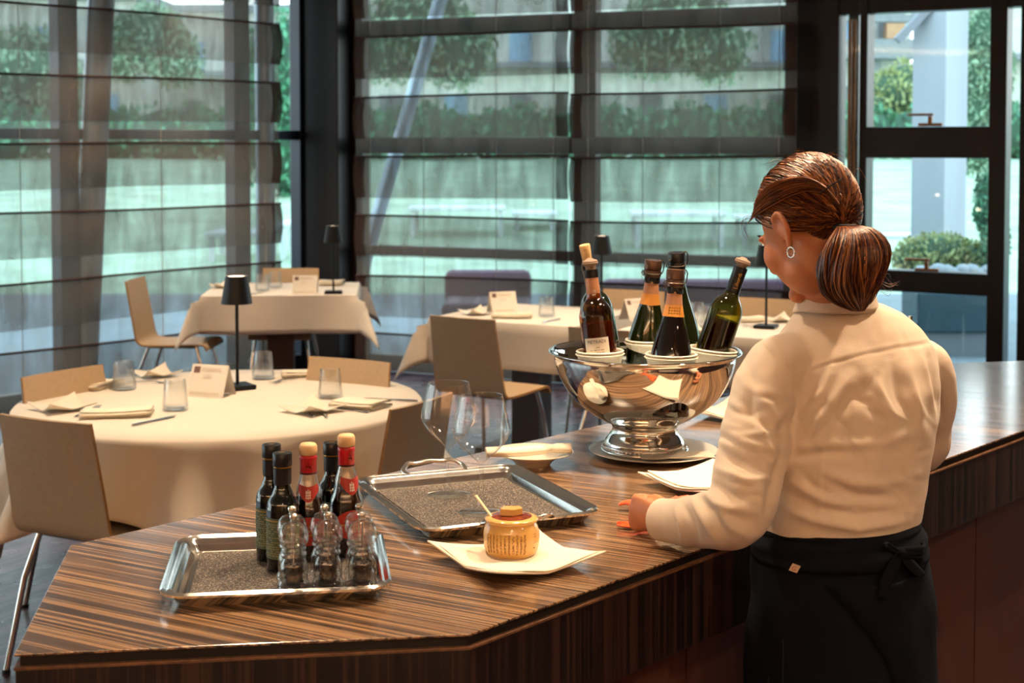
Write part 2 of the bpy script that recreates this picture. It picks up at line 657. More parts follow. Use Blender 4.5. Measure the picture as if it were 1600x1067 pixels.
# back wall of windows
tb = [onpx(px, K, V) for px in (566, 896, 930, 1245)]
w2 = window('window_2', K, V, NB, .1, 3.58, [(.08, tb[0]), (tb[1], tb[2]), (3.50, 3.62)],
            [(0, .12), (.87, .94), (1.63, 1.75), (2.50, 2.62), (2.9, 2.98)], MT['frame'])
# right windows with opening sashes
tr_ = [onpx(px, K2, W3) for px in (1245, 1308, 1333, 1352.5, 1543, 1575, 1591, 1640, 1900, 1925)]
w3 = window('window_3', K2, W3, NR, 0, 4.2,
            [(0.0, tr_[1]), (tr_[3] - .05, tr_[3]), (tr_[4], tr_[5] - .02), (tr_[6], tr_[7] + .1), (tr_[8], tr_[9])],
            [(0, .10), (2.54, 2.98)], MT['frame'], dep=.16)
s = MB()
for z0, z1 in ((1.612, 1.81), (.755, .893)):
    post(s, K2, W3, NR, tr_[3] - .01, tr_[4] + .01, z0, z1, dep=.13, off=.0)
s.build('sash_rail', MT['frame'], w3, bevel=.008)
s = MB()
post(s, K2, W3, NR, tr_[2] - .075, tr_[2] - .005, 0, 2.54, dep=.04, off=.10)
s.build('side_jamb', MT['frame_blue'], w3)


def handle(px, z, parent):
    t = onpx(px, K2, W3)
    p = K2 + W3 * t
    q = math.atan2(W3.y, W3.x)
    m = MB()
    m.box((p.x + NR.x * .012, p.y + NR.y * .012, z + .012), (.15, .024, .02), q)
    m.box((p.x + NR.x * .02, p.y + NR.y * .02, z + .04), (.025, .02, .05), q)
    m.box((p.x + NR.x * .02 - W3.x * .06, p.y + NR.y * .02 - W3.y * .06, z + .075), (.16, .018, .016), q)
    return m.build('window_handle', MT['bronze'], parent, bevel=.003)


handle(1453, 1.81, w3)
handle(1450, .893, w3)

# brass coloured curtain pole standing in the reveal
p = K2 + W3 * tr_[2] + NR * .06
t = MB()
for dx in (-.012, .018):
    t.tube([(p.x + dx, p.y, 0.0), (p.x + dx, p.y, 2.5)], .012, 8)
tag(t.build('blind_pole', P('tan varnished pole', '#8a6a48', .35, metal=.5)),
    'tan vertical twin pole beside the uncovered window', 'pole')


# ------------------------------------------------------------ roman blinds
def blind(o, d, n, t0, t1, rods, ztop, label, seed, off=.16, phase=0.0):
    rnd = random.Random(seed)
    root = empty('roman_blind', o + d * ((t0 + t1) / 2) + n * off, math.atan2(d.y, d.x), label, 'blind',
                 'sheer roman blinds on the window walls')
    W = t1 - t0
    # local frame: x along the wall, -y or +y towards the room
    sy = 1 if (Matrix.Rotation(-math.atan2(d.y, d.x), 3, 'Z') @ n).y > 0 else -1
    bt = MB()
    bt.grid(int(W * 24) + 2, 26, lambda u, v: (-W / 2 + u * W, sy * (.012 * math.sin(u * W * 7 + seed) * (1 - v)),
                                               .02 + v * (ztop - .02)))
    bt.build('fabric_panel', MT['sheer'], root, smooth=60)
    per = rods[0] - rods[1]
    for k, z in enumerate(rods):
        ph = rnd.uniform(0, 6)
        a1, a2, a3 = rnd.uniform(5, 7), rnd.uniform(9, 13), rnd.uniform(17, 23)
        tilt = rnd.uniform(-.012, .012)
        drop = min(per * .69, z - .04)

        def fn(u, v, z=z, ph=ph, a1=a1, a2=a2, a3=a3, tilt=tilt, drop=drop):
            x = -W / 2 + u * W
            s_ = 1 - v
            wv = math.sin(x * a1 + ph) * .5 + math.sin(x * a2 + ph * 2 + s_ * 1.3) * .35 + math.sin(x * a3 - ph) * .2 * s_
            belly = math.sin(PI * min(1, s_ * 1.02))
            y = sy * (.010 + .022 * belly + .013 * wv * (.2 + belly))
            return (x, y, z + tilt * (u - .5) * 2 + .004 * math.sin(x * 2.3 + ph) - s_ * drop + .012 * wv * belly * s_)
        fm = MB().grid(int(W * 40) + 2, 12, fn)
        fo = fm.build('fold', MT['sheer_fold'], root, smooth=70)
        r = MB()
        r.tube([(-W / 2 + W * q / 12, sy * .014, z + tilt * (q / 12 - .5) * 2 + .004 * math.sin((-W / 2 + W * q / 12) * 2.3 + ph) + .003)
                for q in range(13)], .0085, 6)
        r.build('batten', MT['batten'], fo, smooth=50)
        for u0, u1 in ((0, .09 / W), (1 - .09 / W, 1)):
            hm = MB()
            hm.grid(3, 8, lambda u, v, u0=u0, u1=u1: tuple(Vector(fn(u0 + (u1 - u0) * u, v)) + Vector((0, sy * .004, 0))))
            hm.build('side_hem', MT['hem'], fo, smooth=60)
    c = MB()
    for x in (-W / 2 + .12, -W * .17, W * .17, W / 2 - .12):
        c.tube([(x, sy * -.01, .05), (x, sy * -.01, ztop)], .003, 5)
    c.build('pull_cord', MT['cord'], root)
    hd = MB().box((0, 0, ztop + .02), (W, .05, .05)).build('headrail', MT['batten'], root)
    return root


lr = [2.56, 2.13, 1.70, 1.27, .84, .41]
tq = onpx(437, K + NL * .16, U)
blind(K, U, NL, tq - 3.05, tq, [2.99 - .02] + lr, 2.93, 'wide sheer blind on the left, ending beside the narrow strip of clear window', 3)
blind(K, U, NL, tq - 6.3, tq - 3.12, [2.97] + lr, 2.93, 'sheer blind on the left window wall beyond the picture edge', 5)
tb2 = [onpx(px, K + NB * .16, V) for px in (556, 889, 892, 1244)]
br = [2.915, 2.48, 2.045, 1.61, 1.17, .735, .30]
blind(K, V, NB, tb2[0], tb2[1], br, 2.93, 'sheer blind right of the dark corner column, behind the small table', 11)
blind(K, V, NB, tb2[2], tb2[3], br, 2.93, 'sheer blind behind the wine bottles and next to the uncovered window', 17)

# leaning steel columns
def column(a, b, r, label):
    a, b = Vector(a), Vector(b)
    m = MB().tube([a, b], r, 24)
    return tag(m.build('steel_column', MT['steel_col'], smooth=50), label, 'column', 'round steel columns along the windows')


pa, pb = yp(158, 0, 9.62), yp(133, 550, 9.62)
dv = (pb - pa).normalized()
column(pa + dv * ((CEIL - pa.z) / dv.z), pa + dv * ((0 - pa.z) / dv.z), .088, 'leaning round steel column seen through the left blind')
pa = yp(413, 100, 10.72)
column((pa.x, pa.y, 0), (pa.x, pa.y, 2.98), .07, 'upright round steel column behind the right end of the left blind')
pa, pb = yp(688, 0, 12.2), yp(588, 345, 12.2)
dv = (pb - pa).normalized()
column(pa + dv * ((4.2 - pa.z) / dv.z), pa + dv * ((-.06 - pa.z) / dv.z), .06, 'slanting pale column outside, seen through the middle blind')

# ------------------------------------------------------------ ceiling lights (housings that carry the spots)
hs = MB().lathe([(.075, 0), (.075, .05), (.06, .05), (.05, .01), (.05, 0)], 20)
proto = None
for i, (l, t_, p_, s_) in enumerate(LAMPS):
    if proto is None:
        proto = empty('ceiling_spotlight', (l[0], l[1], CEIL - .05))
        MB().lathe([(.085, .0), (.085, .05), (.062, .05), (.06, .008), (.078, 0)], 20).build('housing', MT['black'], proto, smooth=40)
        MB().lathe([(.0, .040), (.058, .040), (.058, .048), (0, .048)], 20).build('lens', emit('lamp lens glow', (1, .75, .5, 1), 25), proto)
        o = proto
    else:
        o = copy_tree(proto)
        o.location = (l[0], l[1], CEIL - .05)
    tag(o, 'round recessed ceiling spotlight above the dining room', 'ceiling light', 'recessed ceiling spotlights')

# ============================================================ OUTSIDE
MT['paving'] = P('pale concrete paving', '#727c80', .8, vs=2)
MT['lawn'] = P('mown lawn', '#a3b89c', .95, vs=1.2, var=.25, bump=.4, bs=40)
MT['concrete'] = P('pale board marked concrete', '#9aa3a8', .8, vs=2, stretch=(1, 1, .2), var=.1)
MT['concrete_d'] = P('grey timber post', '#7f868d', .8, vs=3, stretch=(1, 1, .15), var=.12)
MT['leaf'] = P('hedge leaves', '#4f8a68', .6, var=.45, vs=3)
MT['leaf2'] = P('cypress leaves', '#7c9c80', .6, var=.4, vs=4)
MT['leaf3'] = P('yellow green shrub leaves', '#93a06a', .6, var=.4, vs=8)
MT['purple'] = P('purple upholstery', '#5c3750', .9, sheen=.3)
MT['whitef'] = P('white garden furniture', '#c9d2d2', .5)
MT['teal'] = P('dark teal planter box', '#27454f', .6)

g = MB()
g.box((0, 13.5, -.11), (40, 12, .1))
struct(g.build('floor_terrace', MT['paving']))
g = MB()
g.grid(30, 30, lambda u, v: (-45 + 110 * u, 17 + 78 * v, -.07 + 1.35 * min(1, (v * 78) / 24) + .05 * math.sin(u * 30) * v))
struct(g.build('ground_lawn', MT['lawn'], smooth=60))


def foliage(name, blobs, mat, label, cat, n=4000, leaf=.12, group=None, seed=1, stem=None):
    rnd = random.Random(seed)
    m = MB()
    vols = [b[1][0] * b[1][1] * b[1][2] for b in blobs]
    for _ in range(n):
        c, r = rnd.choices(blobs, vols)[0]
        d = Vector((rnd.gauss(0, 1), rnd.gauss(0, 1), rnd.gauss(0, 1))).normalized() * rnd.uniform(.72, 1.04)
        p = Vector((c[0] + d.x * r[0], c[1] + d.y * r[1], c[2] + d.z * r[2]))
        q = Euler((rnd.uniform(0, 6), rnd.uniform(0, 6), rnd.uniform(0, 6))).to_matrix()
        s_ = leaf * rnd.uniform(.6, 1.3)
        m.add([p + q @ Vector(v) * s_ for v in ((-.5, 0, 0), (0, -.25, .05), (.5, 0, 0), (0, .25, .05))], [(0, 1, 2, 3)])
    root = m.build(name, mat)
    tag(root, label, cat, group)
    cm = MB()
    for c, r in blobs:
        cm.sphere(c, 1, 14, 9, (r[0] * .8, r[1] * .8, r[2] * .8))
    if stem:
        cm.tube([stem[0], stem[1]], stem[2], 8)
    cm.build('dark_core', P(name + ' dark core', '#3a5a48', .9), root, smooth=60)  # solid dark green ellipsoids filling the leaf mass from inside
    return root


# hedge along the far side of the lawn
hb = [((x, 42 + .6 * math.sin(x), 1.95), (1.9, 1.0, .95)) for x in np.arange(-24, 34, 2.4)]
foliage('hedge', hb, MT['leaf'], 'long clipped green hedge at the far edge of the lawn', 'hedge', 9000, .32)
# bright shrubs behind the hedge at the uncovered window
sb = [(tuple(yp(px, py, 44)), (r, r, r * .9)) for px, py, r in ((1372, 168, .8), (1395, 148, .9), (1418, 135, .9))]
foliage('shrub', sb, MT['leaf3'], 'light green shrub rising above the hedge in front of the pale house', 'shrub', 1500, .22, seed=4)
cb = [(tuple(yp(px, py, 24)), r) for px, py, r in ((1538, 60, (.42, .42, .6)), (1536, 110, (.5, .5, .8)), (1532, 165, (.48, .48, .8)), (1530, 215, (.4, .4, .7)))]
foliage('cypress', cb, MT['leaf2'], 'tall dense conifer at the right edge of the uncovered window', 'tree', 5000, .10, seed=6)
tb_ = [(tuple(yp(px, py, 30)), (1.0, 1.0, 1.3)) for px, py in ((452, 110), (440, 160), (462, 190), (456, 225))]
foliage('garden_tree', tb_, MT['leaf'], 'blue green tree in the gap beside the corner column', 'tree', 4000, .2, seed=8)
for k, (px, py, r) in enumerate(((40, 120, 2.0), (235, 60, 1.6), (655, 40, 2.0), (1060, 35, 2.0))):
    c = yp(px, py, (47, 55, 48, 49)[k])
    r *= .85
    foliage('garden_tree', [((c.x, c.y, c.z), (r, r, r)), ((c.x + r * .7, c.y, c.z - .8), (r * .8, r * .8, r * .8)),
                            ((c.x - r * .6, c.y, c.z - .6), (r * .8, r * .8, r * .8))], MT['leaf2'],
            ['round tree beyond the lawn at the far left behind the left blind', 'small round tree beyond the lawn behind the left blind, right of the leaning column',
             'tree beyond the lawn behind the middle blind, nearest the corner column', 'tree beyond the lawn behind the blind above the wine bottles'][k],
            'tree', 2200, .3, seed=20 + k)
# leafy shrub with low stone edge near the window
c0 = zp(1468, 412, .05)
c0 = yp(1465, 392, 13.4)
foliage('leafy_shrub', [((c0.x, c0.y, c0.z), (.38, .3, .17)), ((c0.x + .22, c0.y, c0.z - .05), (.3, .3, .16)), ((c0.x - .2, c0.y, c0.z - .08), (.25, .25, .12))],
        MT['leaf3'], 'low leafy shrub just outside the uncovered window', 'shrub', 2600, .055, seed=9)
c1 = yp(1538, 320, 13.0)
foliage('climbing_plant', [((c1.x, c1.y, c1.z), (.1, .12, .3)), ((c1.x + .1, c1.y, c1.z - .35), (.13, .12, .3))], MT['leaf'],
        'green climber at the right edge of the uncovered window', 'plant', 900, .06, seed=10)
m = MB()
for k in range(9):
    p = yp(1440 + 13 * k, 424 + 4 * math.sin(k * 2), 12.9)
    m.sphere(tuple(p), .07, 8, 6, (1.1, .8, .8))
    m.box((p.x, p.y, p.z / 2 - .06), (.12, .12, p.z))
tag(m.build('stone_edging', MT['concrete'], smooth=60), 'row of pale stones edging the leafy shrub', 'stones', kind='stuff')
# dark planter box in front
a = yp(1436, 458, 12.0); b = yp(1560, 458, 12.0)
zb = yp(1450, 522, 12.0).z
root = MB().box(((a.x + b.x) / 2, 12.3, (a.z + zb) / 2), (b.x - a.x, .5, a.z - zb)).build('planter_box', MT['teal'], bevel=.02)
tag(root, 'dark teal planter box outside under the uncovered window', 'planter')
root.location.z += 0
MB().box(((a.x + b.x) / 2, 12.3, zb / 2 - .03), (b.x - a.x - .06, .44, zb + .06)).build('plinth', MT['paving'], root)
# tall concrete portal outside the right window
pa, pm, pb = yp(1425, 200, 14.0), yp(1466, 200, 14.0), yp(1511, 200, 14.3)
m = MB().prism([(pa.x, pa.y), (pm.x, pm.y - .22), (pb.x, pb.y), (pb.x - .2, pb.y + .35)], -.06, 3.6)
root = m.build('portal_pillar', MT['concrete'])
tag(root, 'tall pale concrete pillar outside the uncovered window', 'pillar')
pt = yp(1480, 12, 14.0)
MB().bar((pt.x - .5, 13.9, pt.z - .32), (pt.x + .25, 13.9, pt.z + .45), .1, .07).build('brace', MT['concrete_d'], root)
# pale house behind
MT['housew'] = P('pale house render', '#c6c9c2', .9, vs=2)
MT['houseb'] = P('light blue house paint', '#8fb4cf', .8)
MT['housew2'] = P('warm house render', '#b9a88e', .9)
MT['housed'] = P('grey balcony', '#7d8487', .8)


def house(name, px0, px1, Y, ztop, label, seed=0):
    a, b = yp(px0, 225, Y), yp(px1, 225, Y)
    root = MB().box(((a.x + b.x) / 2, Y + 3, ztop / 2 + .5), (b.x - a.x, 6, ztop - 1)).build(name, MT['housew'])
    tag(root, label, 'house')
    rnd = random.Random(seed)
    n = max(2, int((b.x - a.x) / 2.6))
    for r in range(2):
        for k in range(n):
            x = a.x + (k + .5) * (b.x - a.x) / n
            z = 3.2 + 2.9 * r
            if z + 1 < ztop:
                w = MB().box((x, Y - .03, z), (1.0, .1, 1.4)).build('window', MT['houseb'] if (k + r) % 2 else MT['housed'], root)
    MB().box(((a.x + b.x) / 2, Y - .55, 5.2), (b.x - a.x, 1.1, .25)).build('balcony', MT['housed'], root)
    MB().box(((a.x + b.x) / 2, Y + 3, ztop + .1), (b.x - a.x + .8, 6.8, .35)).build('roof', MT['housed'], root)
    return root


house('apartment_house', 1300, 1421, 56, 8.2, 'pale two storey house beyond the hedge, left of the pillar', 1)
MT['tanwin'] = P('tan of orange lit windows', '#b08a68', .7)  # tan colour stands for the orange light in these windows
ah = [o for o in COL.objects if o.name.startswith('apartment_house')][0]
for (x0, x1, y0, y1, mt_) in ((1300, 1432, 62, 92, 'housed'), (1300, 1432, 22, 34, 'housed'), (1356, 1366, 36, 60, 'tanwin'), (1386, 1414, 36, 60, 'tanwin'), (1352, 1392, 128, 158, 'houseb'), (1356, 1378, 95, 122, 'housed')):
    a, b = yp(x0, y1, 54.9), yp(x1, y0, 54.9)
    MB().box(((a.x + b.x) / 2, 55.2, (a.z + b.z) / 2), (b.x - a.x, 1.4 if mt_ == 'housed' and y0 == 62 else .5, b.z - a.z)).build(
        {'housed': 'balcony', 'tanwin': 'lit_window', 'houseb': 'garage_door'}[mt_], MT[mt_], ah)
house('villa', -160, 215, 64, 8.0, 'long pale house far behind the left blind', 2)
house('villa', 262, 520, 74, 8.4, 'pale house far beyond the tree at the corner column', 3)
house('villa', 560, 1270, 66, 9.6, 'wide pale house beyond the lawn behind the middle blinds', 6)
house('villa', 1500, 1700, 60, 7.5, 'pale house behind the conifer at the right', 4)


# garden furniture
def garden_table(px0, px1, py, z, label, deep=.9):
    a = zp(px0, py, z); b = zp(px1, py, z)
    root = empty('garden_table', ((a.x + b.x) / 2, a.y, -.06), 0, label, 'table', 'white garden tables on the terrace')
    w = abs(b.x - a.x)
    MB().box((0, 0, z + .03), (w, deep, .06)).build('tabletop', MT['whitef'], root, bevel=.01)
    for sx in (-1, 1):
        for sy in (-1, 1):
            MB().box((sx * (w / 2 - .08), sy * (deep / 2 - .08), z / 2), (.07, .07, z)).build('leg', MT['whitef'], root)
    return root


garden_table(640, 790, 322, .72, 'white garden table outside behind the middle blind, farther one')
garden_table(800, 870, 330, .60, 'short white garden table outside left of the blind gap')
garden_table(985, 1130, 330, .70, 'white garden table outside behind the wine bottles')
garden_table(1150, 1240, 336, .62, 'white garden table outside behind the head of the waitress')
garden_table(440, 473, 345, .62, 'white garden table in the gap beside the corner column')
garden_table(330, 430, 360, .5, 'low white garden table behind the left blind')


def sofa(px0, px1, py, Y, label):
    a, b = yp(px0, py, Y), yp(px1, py, Y)
    zt = (a.z + b.z) / 2
    root = empty('garden_sofa', ((a.x + b.x) / 2, Y, -.06), 0, label, 'sofa', 'purple garden sofas')
    w = b.x - a.x
    MB().box((0, 0, zt - .12), (w, .2, .30)).build('backrest', MT['purple'], root, bevel=.06)
    MB().box((0, -.35, .38), (w, .7, .16)).build('seat', MT['purple'], root, bevel=.05)
    MB().box((0, -.35, .17), (w - .1, .6, .26)).build('base', MT['teal'], root, bevel=.01)
    MB().box((0, -.30, .03), (w - .2, .5, .06)).build('foot', MT['black'], root)
    return root


sofa(695, 830, 416, 12.6, 'purple garden armchair outside behind the middle blind')
sofa(940, 1245, 430, 12.0, 'long purple garden sofa outside behind the wine bottles')
# white wire chair outside
c = yp(1405, 352, 16.5)
root = empty('garden_chair', (c.x, 16.5, -.05), 0, 'white slender garden chair on the lawn side, left of the pillar', 'chair')
MB().box((0, 0, .72), (.62, .5, .04)).build('seat', MT['whitef'], root, bevel=.01)
MB().tube([(.28, .2, .72), (.33, .25, .85), (.42, .3, 1.0)], .02, 8).build('armrest', MT['whitef'], root)
for sx in (-1, 1):
    for sy in (-1, 1):
        MB().tube([(sx * .25, sy * .2, .72), (sx * .32, sy * .24, .0)], .018, 6).build('leg', MT['whitef'], root)
# ============================================================ BAR COUNTER
CZ = 1.0
A = zp(735, 990, CZ); B = zp(22, 1022, CZ); C = zp(110, 852, CZ); D = zp(903, 672, CZ)
E1 = zp(1600, 672, CZ)
ED = (E1 - A).normalized()                      # along the counter
EN = Vector((ED.y, -ED.x, 0))                   # outwards, towards the staff side
fa, fb = zp(1490, 567, CZ), zp(1600, 563.5, CZ)


def isect(p, d, q, e):
    den = d.x * e.y - d.y * e.x
    t = ((q.x - p.x) * e.y - (q.y - p.y) * e.x) / den
    return p + d * t


H = isect(C, (D - C), fa, fb - fa)
G = fb + (fb - fa).normalized() * 1.3
F_ = A + ED * 3.6
SEAM = zp(872, 671.5, CZ)
SB = isect(C, (D - C), SEAM, Vector((-.873, .488, 0)))
SA = isect(A, ED, SEAM, Vector((-.873, .488, 0)))


def off(p, d):
    return p + d


def inset(poly, w):
    out = []
    n = len(poly)
    for i in range(n):
        a, b, c = poly[i - 1], poly[i], poly[(i + 1) % n]
        d1, d2 = (b - a).normalized(), (c - b).normalized()
        n1, n2 = Vector((-d1.y, d1.x, 0)), Vector((-d2.y, d2.x, 0))
        out.append(isect(a + n1 * w, d1, c + n2 * w, -d2))
    return out


near = [A, SA, SB, C, B]                        # counter-clockwise seen from above
gap = Vector((.873, -.488, 0))
gp = Vector((.488, .873, 0)) * .0022
far_ = [SA + gp, F_, G, H, SB + gp]


def top_mesh(name, pts, label, z=CZ):
    m = MB()
    m.prism([(p.x, p.y) for p in pts], z - .004, z)
    o = m.build(name, MT['wood_top'], bevel=.001)
    tag(o, label, 'countertop')
    ins = inset(pts, .007)
    MB().prism([(p.x, p.y) for p in ins], z - .019, z - .004).build('shadow_groove', MT['groove'], o)
    return o


top_mesh('bar_countertop', near, 'near section of the zebra veneer bar top, carrying the two silver trays')
top_mesh('bar_countertop', far_, 'far section of the zebra veneer bar top, beyond the chipped seam')
# body of the counter: fascia band, then recessed panels
full = [A, F_, G, H, C, B]
band = inset(full, .001)
body = MB().prism([(p.x, p.y) for p in inset(full, .09)], .08, CZ - .03).build('bar_counter', MT['panel'])
tag(body, 'long bar counter with dark striped fascia and reddish brown panels', 'counter')
t = MB().prism([(p.x, p.y) for p in inset(full, .14)], 0, .08).build('plinth', MT['black'], body)
m = MB().prism([(p.x, p.y) for p in band], CZ - .165, CZ - .0235)
m.build('fascia', MT['fascia'], body, bevel=.001)
m = MB().prism([(p.x, p.y) for p in inset(full, -.001)], CZ - .0235, CZ - .019)
m.build('fascia_lip', MT['wood_edge'], body, bevel=.0008)
# separate panels on the staff side with dark joints
tpn = 0
pin = inset(full, .078)
d0 = (pin[1] - pin[0])
L = d0.length
d0.normalize()
tj = onpx(1532, pin[0], d0)
k0 = tj - .62 * math.floor(tj / .62)
x = k0 - .62
while x < L:
    a, b = max(x, .0) + .003, min(x + .62, L) - .003
    if b - a > .05:
        c = pin[0] + d0 * ((a + b) / 2) + Vector((d0.y, -d0.x, 0)) * -.006
        MB().box((c.x, c.y, .455), (b - a, .012, .75), math.atan2(d0.y, d0.x)).build('front_panel', MT['panel'], body)
    x += .62
c = (pin[0] + pin[5]) / 2


# ============================================================ TRAYS
def rrect(w, h, r, z, n=6):
    pts = []
    for sx, sy, a0 in ((1, 1, 0), (-1, 1, 90), (-1, -1, 180), (1, -1, 270)):
        for k in range(n + 1):
            a = math.radians(a0 + 90 * k / n)
            pts.append(Vector((sx * (w / 2 - r) + r * math.cos(a), sy * (h / 2 - r) + r * math.sin(a), z)))
    return pts


def tray(w, h, loc, rz, label, handles=False, ht=.024):
    root = empty('serving_tray', loc, rz, label, 'tray', 'silver serving trays on the bar')
    # rolled rim, stepped slope, flat floor, then back under
    prof = [(.0, ht - .004), (-.001, ht), (.003, ht + .002), (.006, ht), (.009, ht - .0015), (.013, ht + .0005), (.017, ht - .0015),
            (.019, ht - .004), (.024, ht - .009), (.027, ht - .0085), (.031, ht - .015), (.034, .0048), (.038, .0035)]
    rings = [rrect(w - 2 * i, h - 2 * i, max(.045 - i, .012), z) for i, z in prof]
    m = MB()
    m.loft(rings, cap=False)
    n = len(rings[0])
    m.add(rings[-1], [tuple(range(n))])
    under = [(.0, ht - .004), (.014, ht - .008), (.026, .001), (.034, 0)]
    ru = [rrect(w - 2 * i, h - 2 * i, max(.045 - i, .012), z) for i, z in under]
    m.loft(ru, cap=False)
    m.add(ru[-1], [tuple(range(n))])
    m.build('tray_body', MT['silver'], root, smooth=32, merge=True)
    mt_ = MB().loft([rrect(w - .084, h - .084, .01, .0037), rrect(w - .084, h - .084, .01, .0056)])
    mt_.build('mat', MT['mat'], root)
    if handles:
        for s_ in (-1, 1):
            pts = [(s_ * (h / 2 - .012), -.062, ht), (s_ * (h / 2 + .008), -.066, ht + .004), (s_ * (h / 2 + .030), -.048, ht + .014),
                   (s_ * (h / 2 + .033), -.03, ht + .012), (s_ * (h / 2 + .037), 0, ht + .014), (s_ * (h / 2 + .033), .03, ht + .012),
                   (s_ * (h / 2 + .030), .048, ht + .014), (s_ * (h / 2 + .008), .066, ht + .004), (s_ * (h / 2 - .012), .062, ht)]
            pts = [(p[1], p[0], p[2]) for p in pts]
            sm = smoothprof([Vector(p) for p in pts], 4)
            MB().tube(sm, [.0052] * len(sm), 10, flat=.75).build('handle', MT['silver'], root, smooth=50)
    return root


# woven mat
m, t, b = nt('woven anti slip mat')
tc = t.nodes.new('ShaderNodeTexCoord')
nz1 = t.nodes.new('ShaderNodeTexNoise'); nz1.inputs['Scale'].default_value = 420; nz1.inputs['Detail'].default_value = 1
cr = t.nodes.new('ShaderNodeValToRGB')
cr.color_ramp.elements[0].position = .40; cr.color_ramp.elements[0].color = srgb('#1c1714')
cr.color_ramp.elements[1].position = .68; cr.color_ramp.elements[1].color = srgb('#a39484')
k_ = cr.color_ramp.elements.new(.55); k_.color = srgb('#4a4039')
t.links.new(tc.outputs['Object'], nz1.inputs['Vector'])
t.links.new(nz1.outputs['Fac'], cr.inputs[0]); t.links.new(cr.outputs[0], b.inputs[0])
bp = t.nodes.new('ShaderNodeBump'); bp.inputs['Distance'].default_value = .002; bp.inputs['Strength'].default_value = .8
t.links.new(nz1.outputs['Fac'], bp.inputs['Height']); t.links.new(bp.outputs[0], b.inputs['Normal'])
b.inputs['Roughness'].default_value = .6
MT['mat'] = m

TH = .024
q = [zp(266, 932, CZ + TH), zp(630, 913, CZ + TH), zp(577, 830, CZ + TH), zp(264, 838, CZ + TH)]
c = sum(q, Vector()) / 4
u = ((q[1] - q[0]) + (q[2] - q[3])).normalized()
T1 = (c.x, c.y, CZ)
T1R = math.atan2(u.y, u.x)
w_ = ((q[1] - q[0]).length + (q[2] - q[3]).length) / 2
h_ = ((q[3] - q[0]).length + (q[2] - q[1]).length) / 2
print('tray1', c, math.degrees(T1R), w_, h_)
tray(w_ + .004, h_ + .014, T1, T1R, 'rectangular silver tray holding the oil bottles and pepper mills')
q = [zp(650, 830, CZ + TH), zp(953, 797, CZ + TH), zp(797, 726, CZ + TH), zp(559, 747, CZ + TH)]
c = sum(q, Vector()) / 4
u = ((q[1] - q[0]) + (q[2] - q[3])).normalized()
T2 = (c.x, c.y, CZ)
T2R = math.atan2(u.y, u.x)
w_ = ((q[1] - q[0]).length + (q[2] - q[3]).length) / 2
h_ = ((q[3] - q[0]).length + (q[2] - q[1]).length) / 2
print('tray2', c, math.degrees(T2R), w_, h_)
tray(w_ + .006, h_ + .008, T2, T2R, 'larger silver tray with two looped handles holding the wine glasses', True)
e0_, e1_ = zp(1492, 620, CZ + .024), zp(1478, 664, CZ + .024)
ev = (e1_ - e0_); el_ = min(ev.length, .42)
ev.normalize()
c = (e0_ + e1_) / 2 + Vector((ev.y, -ev.x, 0)) * .135
tray(.27, el_, (c.x, c.y, CZ), math.atan2(ev.y, ev.x) + PI / 2, 'silver tray mostly hidden behind the right elbow of the waitress', False)


def on_tray(tr, rz, px, py, z=CZ + .0056):
    return zp(px, py, z)


FZ = CZ + .0057

# ============================================================ OIL AND VINEGAR
MT['oilglass'] = P('black green bottle glass', '#070a08', .04, spec=.6, coat=.5, var=.02)
MT['cap_blk'] = P('black screw cap', '#0c0c10', .35, var=.05)
MT['gold'] = P('gold ring', '#b58a4a', .3, metal=1)
MT['label_oil'] = P('sage green label', '#4b5a45', .7)
MT['label_txt'] = P('small pale label print', '#8f8a62', .8)
MT['redcap'] = P('red neck capsule', '#b3121c', .3, coat=.3)
MT['cork'] = P('cork', '#d8b078', .8, vs=120, var=.2)
MT['cork_ball'] = P('light turned wood', '#d9b486', .55, vs=60, var=.1)
MT['clearglass'] = shellglass('clear bottle glass', base=.08, ex=2.5, k=.9, refr=.2)
MT['vinegar'] = P('dark vinegar', '#1c0906', .08, spec=.5)
MT['redlabel'] = P('red label', '#a8322a', .5)
MT['whiteprint'] = P('white print', '#e8dcd0', .7)


def curved_label(r, z0, z1, a0, a1, n=14, dz=None):
    m = MB()
    m.grid(n, 5, lambda u, v: ((r) * math.cos(a0 + (a1 - a0) * u), (r) * math.sin(a0 + (a1 - a0) * u),
                               z0 + (z1 - z0) * v + (dz(u, v) if dz else 0)))
    return m


def text_rows(r, z0, z1, a0, a1, rows, th, rnd, fill=.7):
    """rows of tiny print as small curved dashes"""
    m = MB()
    for k in range(rows):
        z = z0 + (z1 - z0) * (k + .5) / rows
        a = a0
        while a < a1:
            w = rnd.uniform(.08, .22)
            if rnd.random() < fill:
                b_ = min(a + w, a1)
                m.add([(r * math.cos(x), r * math.sin(x), zz) for x, zz in ((a, z - th), (b_, z - th), (b_, z + th), (a, z + th))],
                      [(0, 1, 2, 3)])
            a += w + .05
    return m


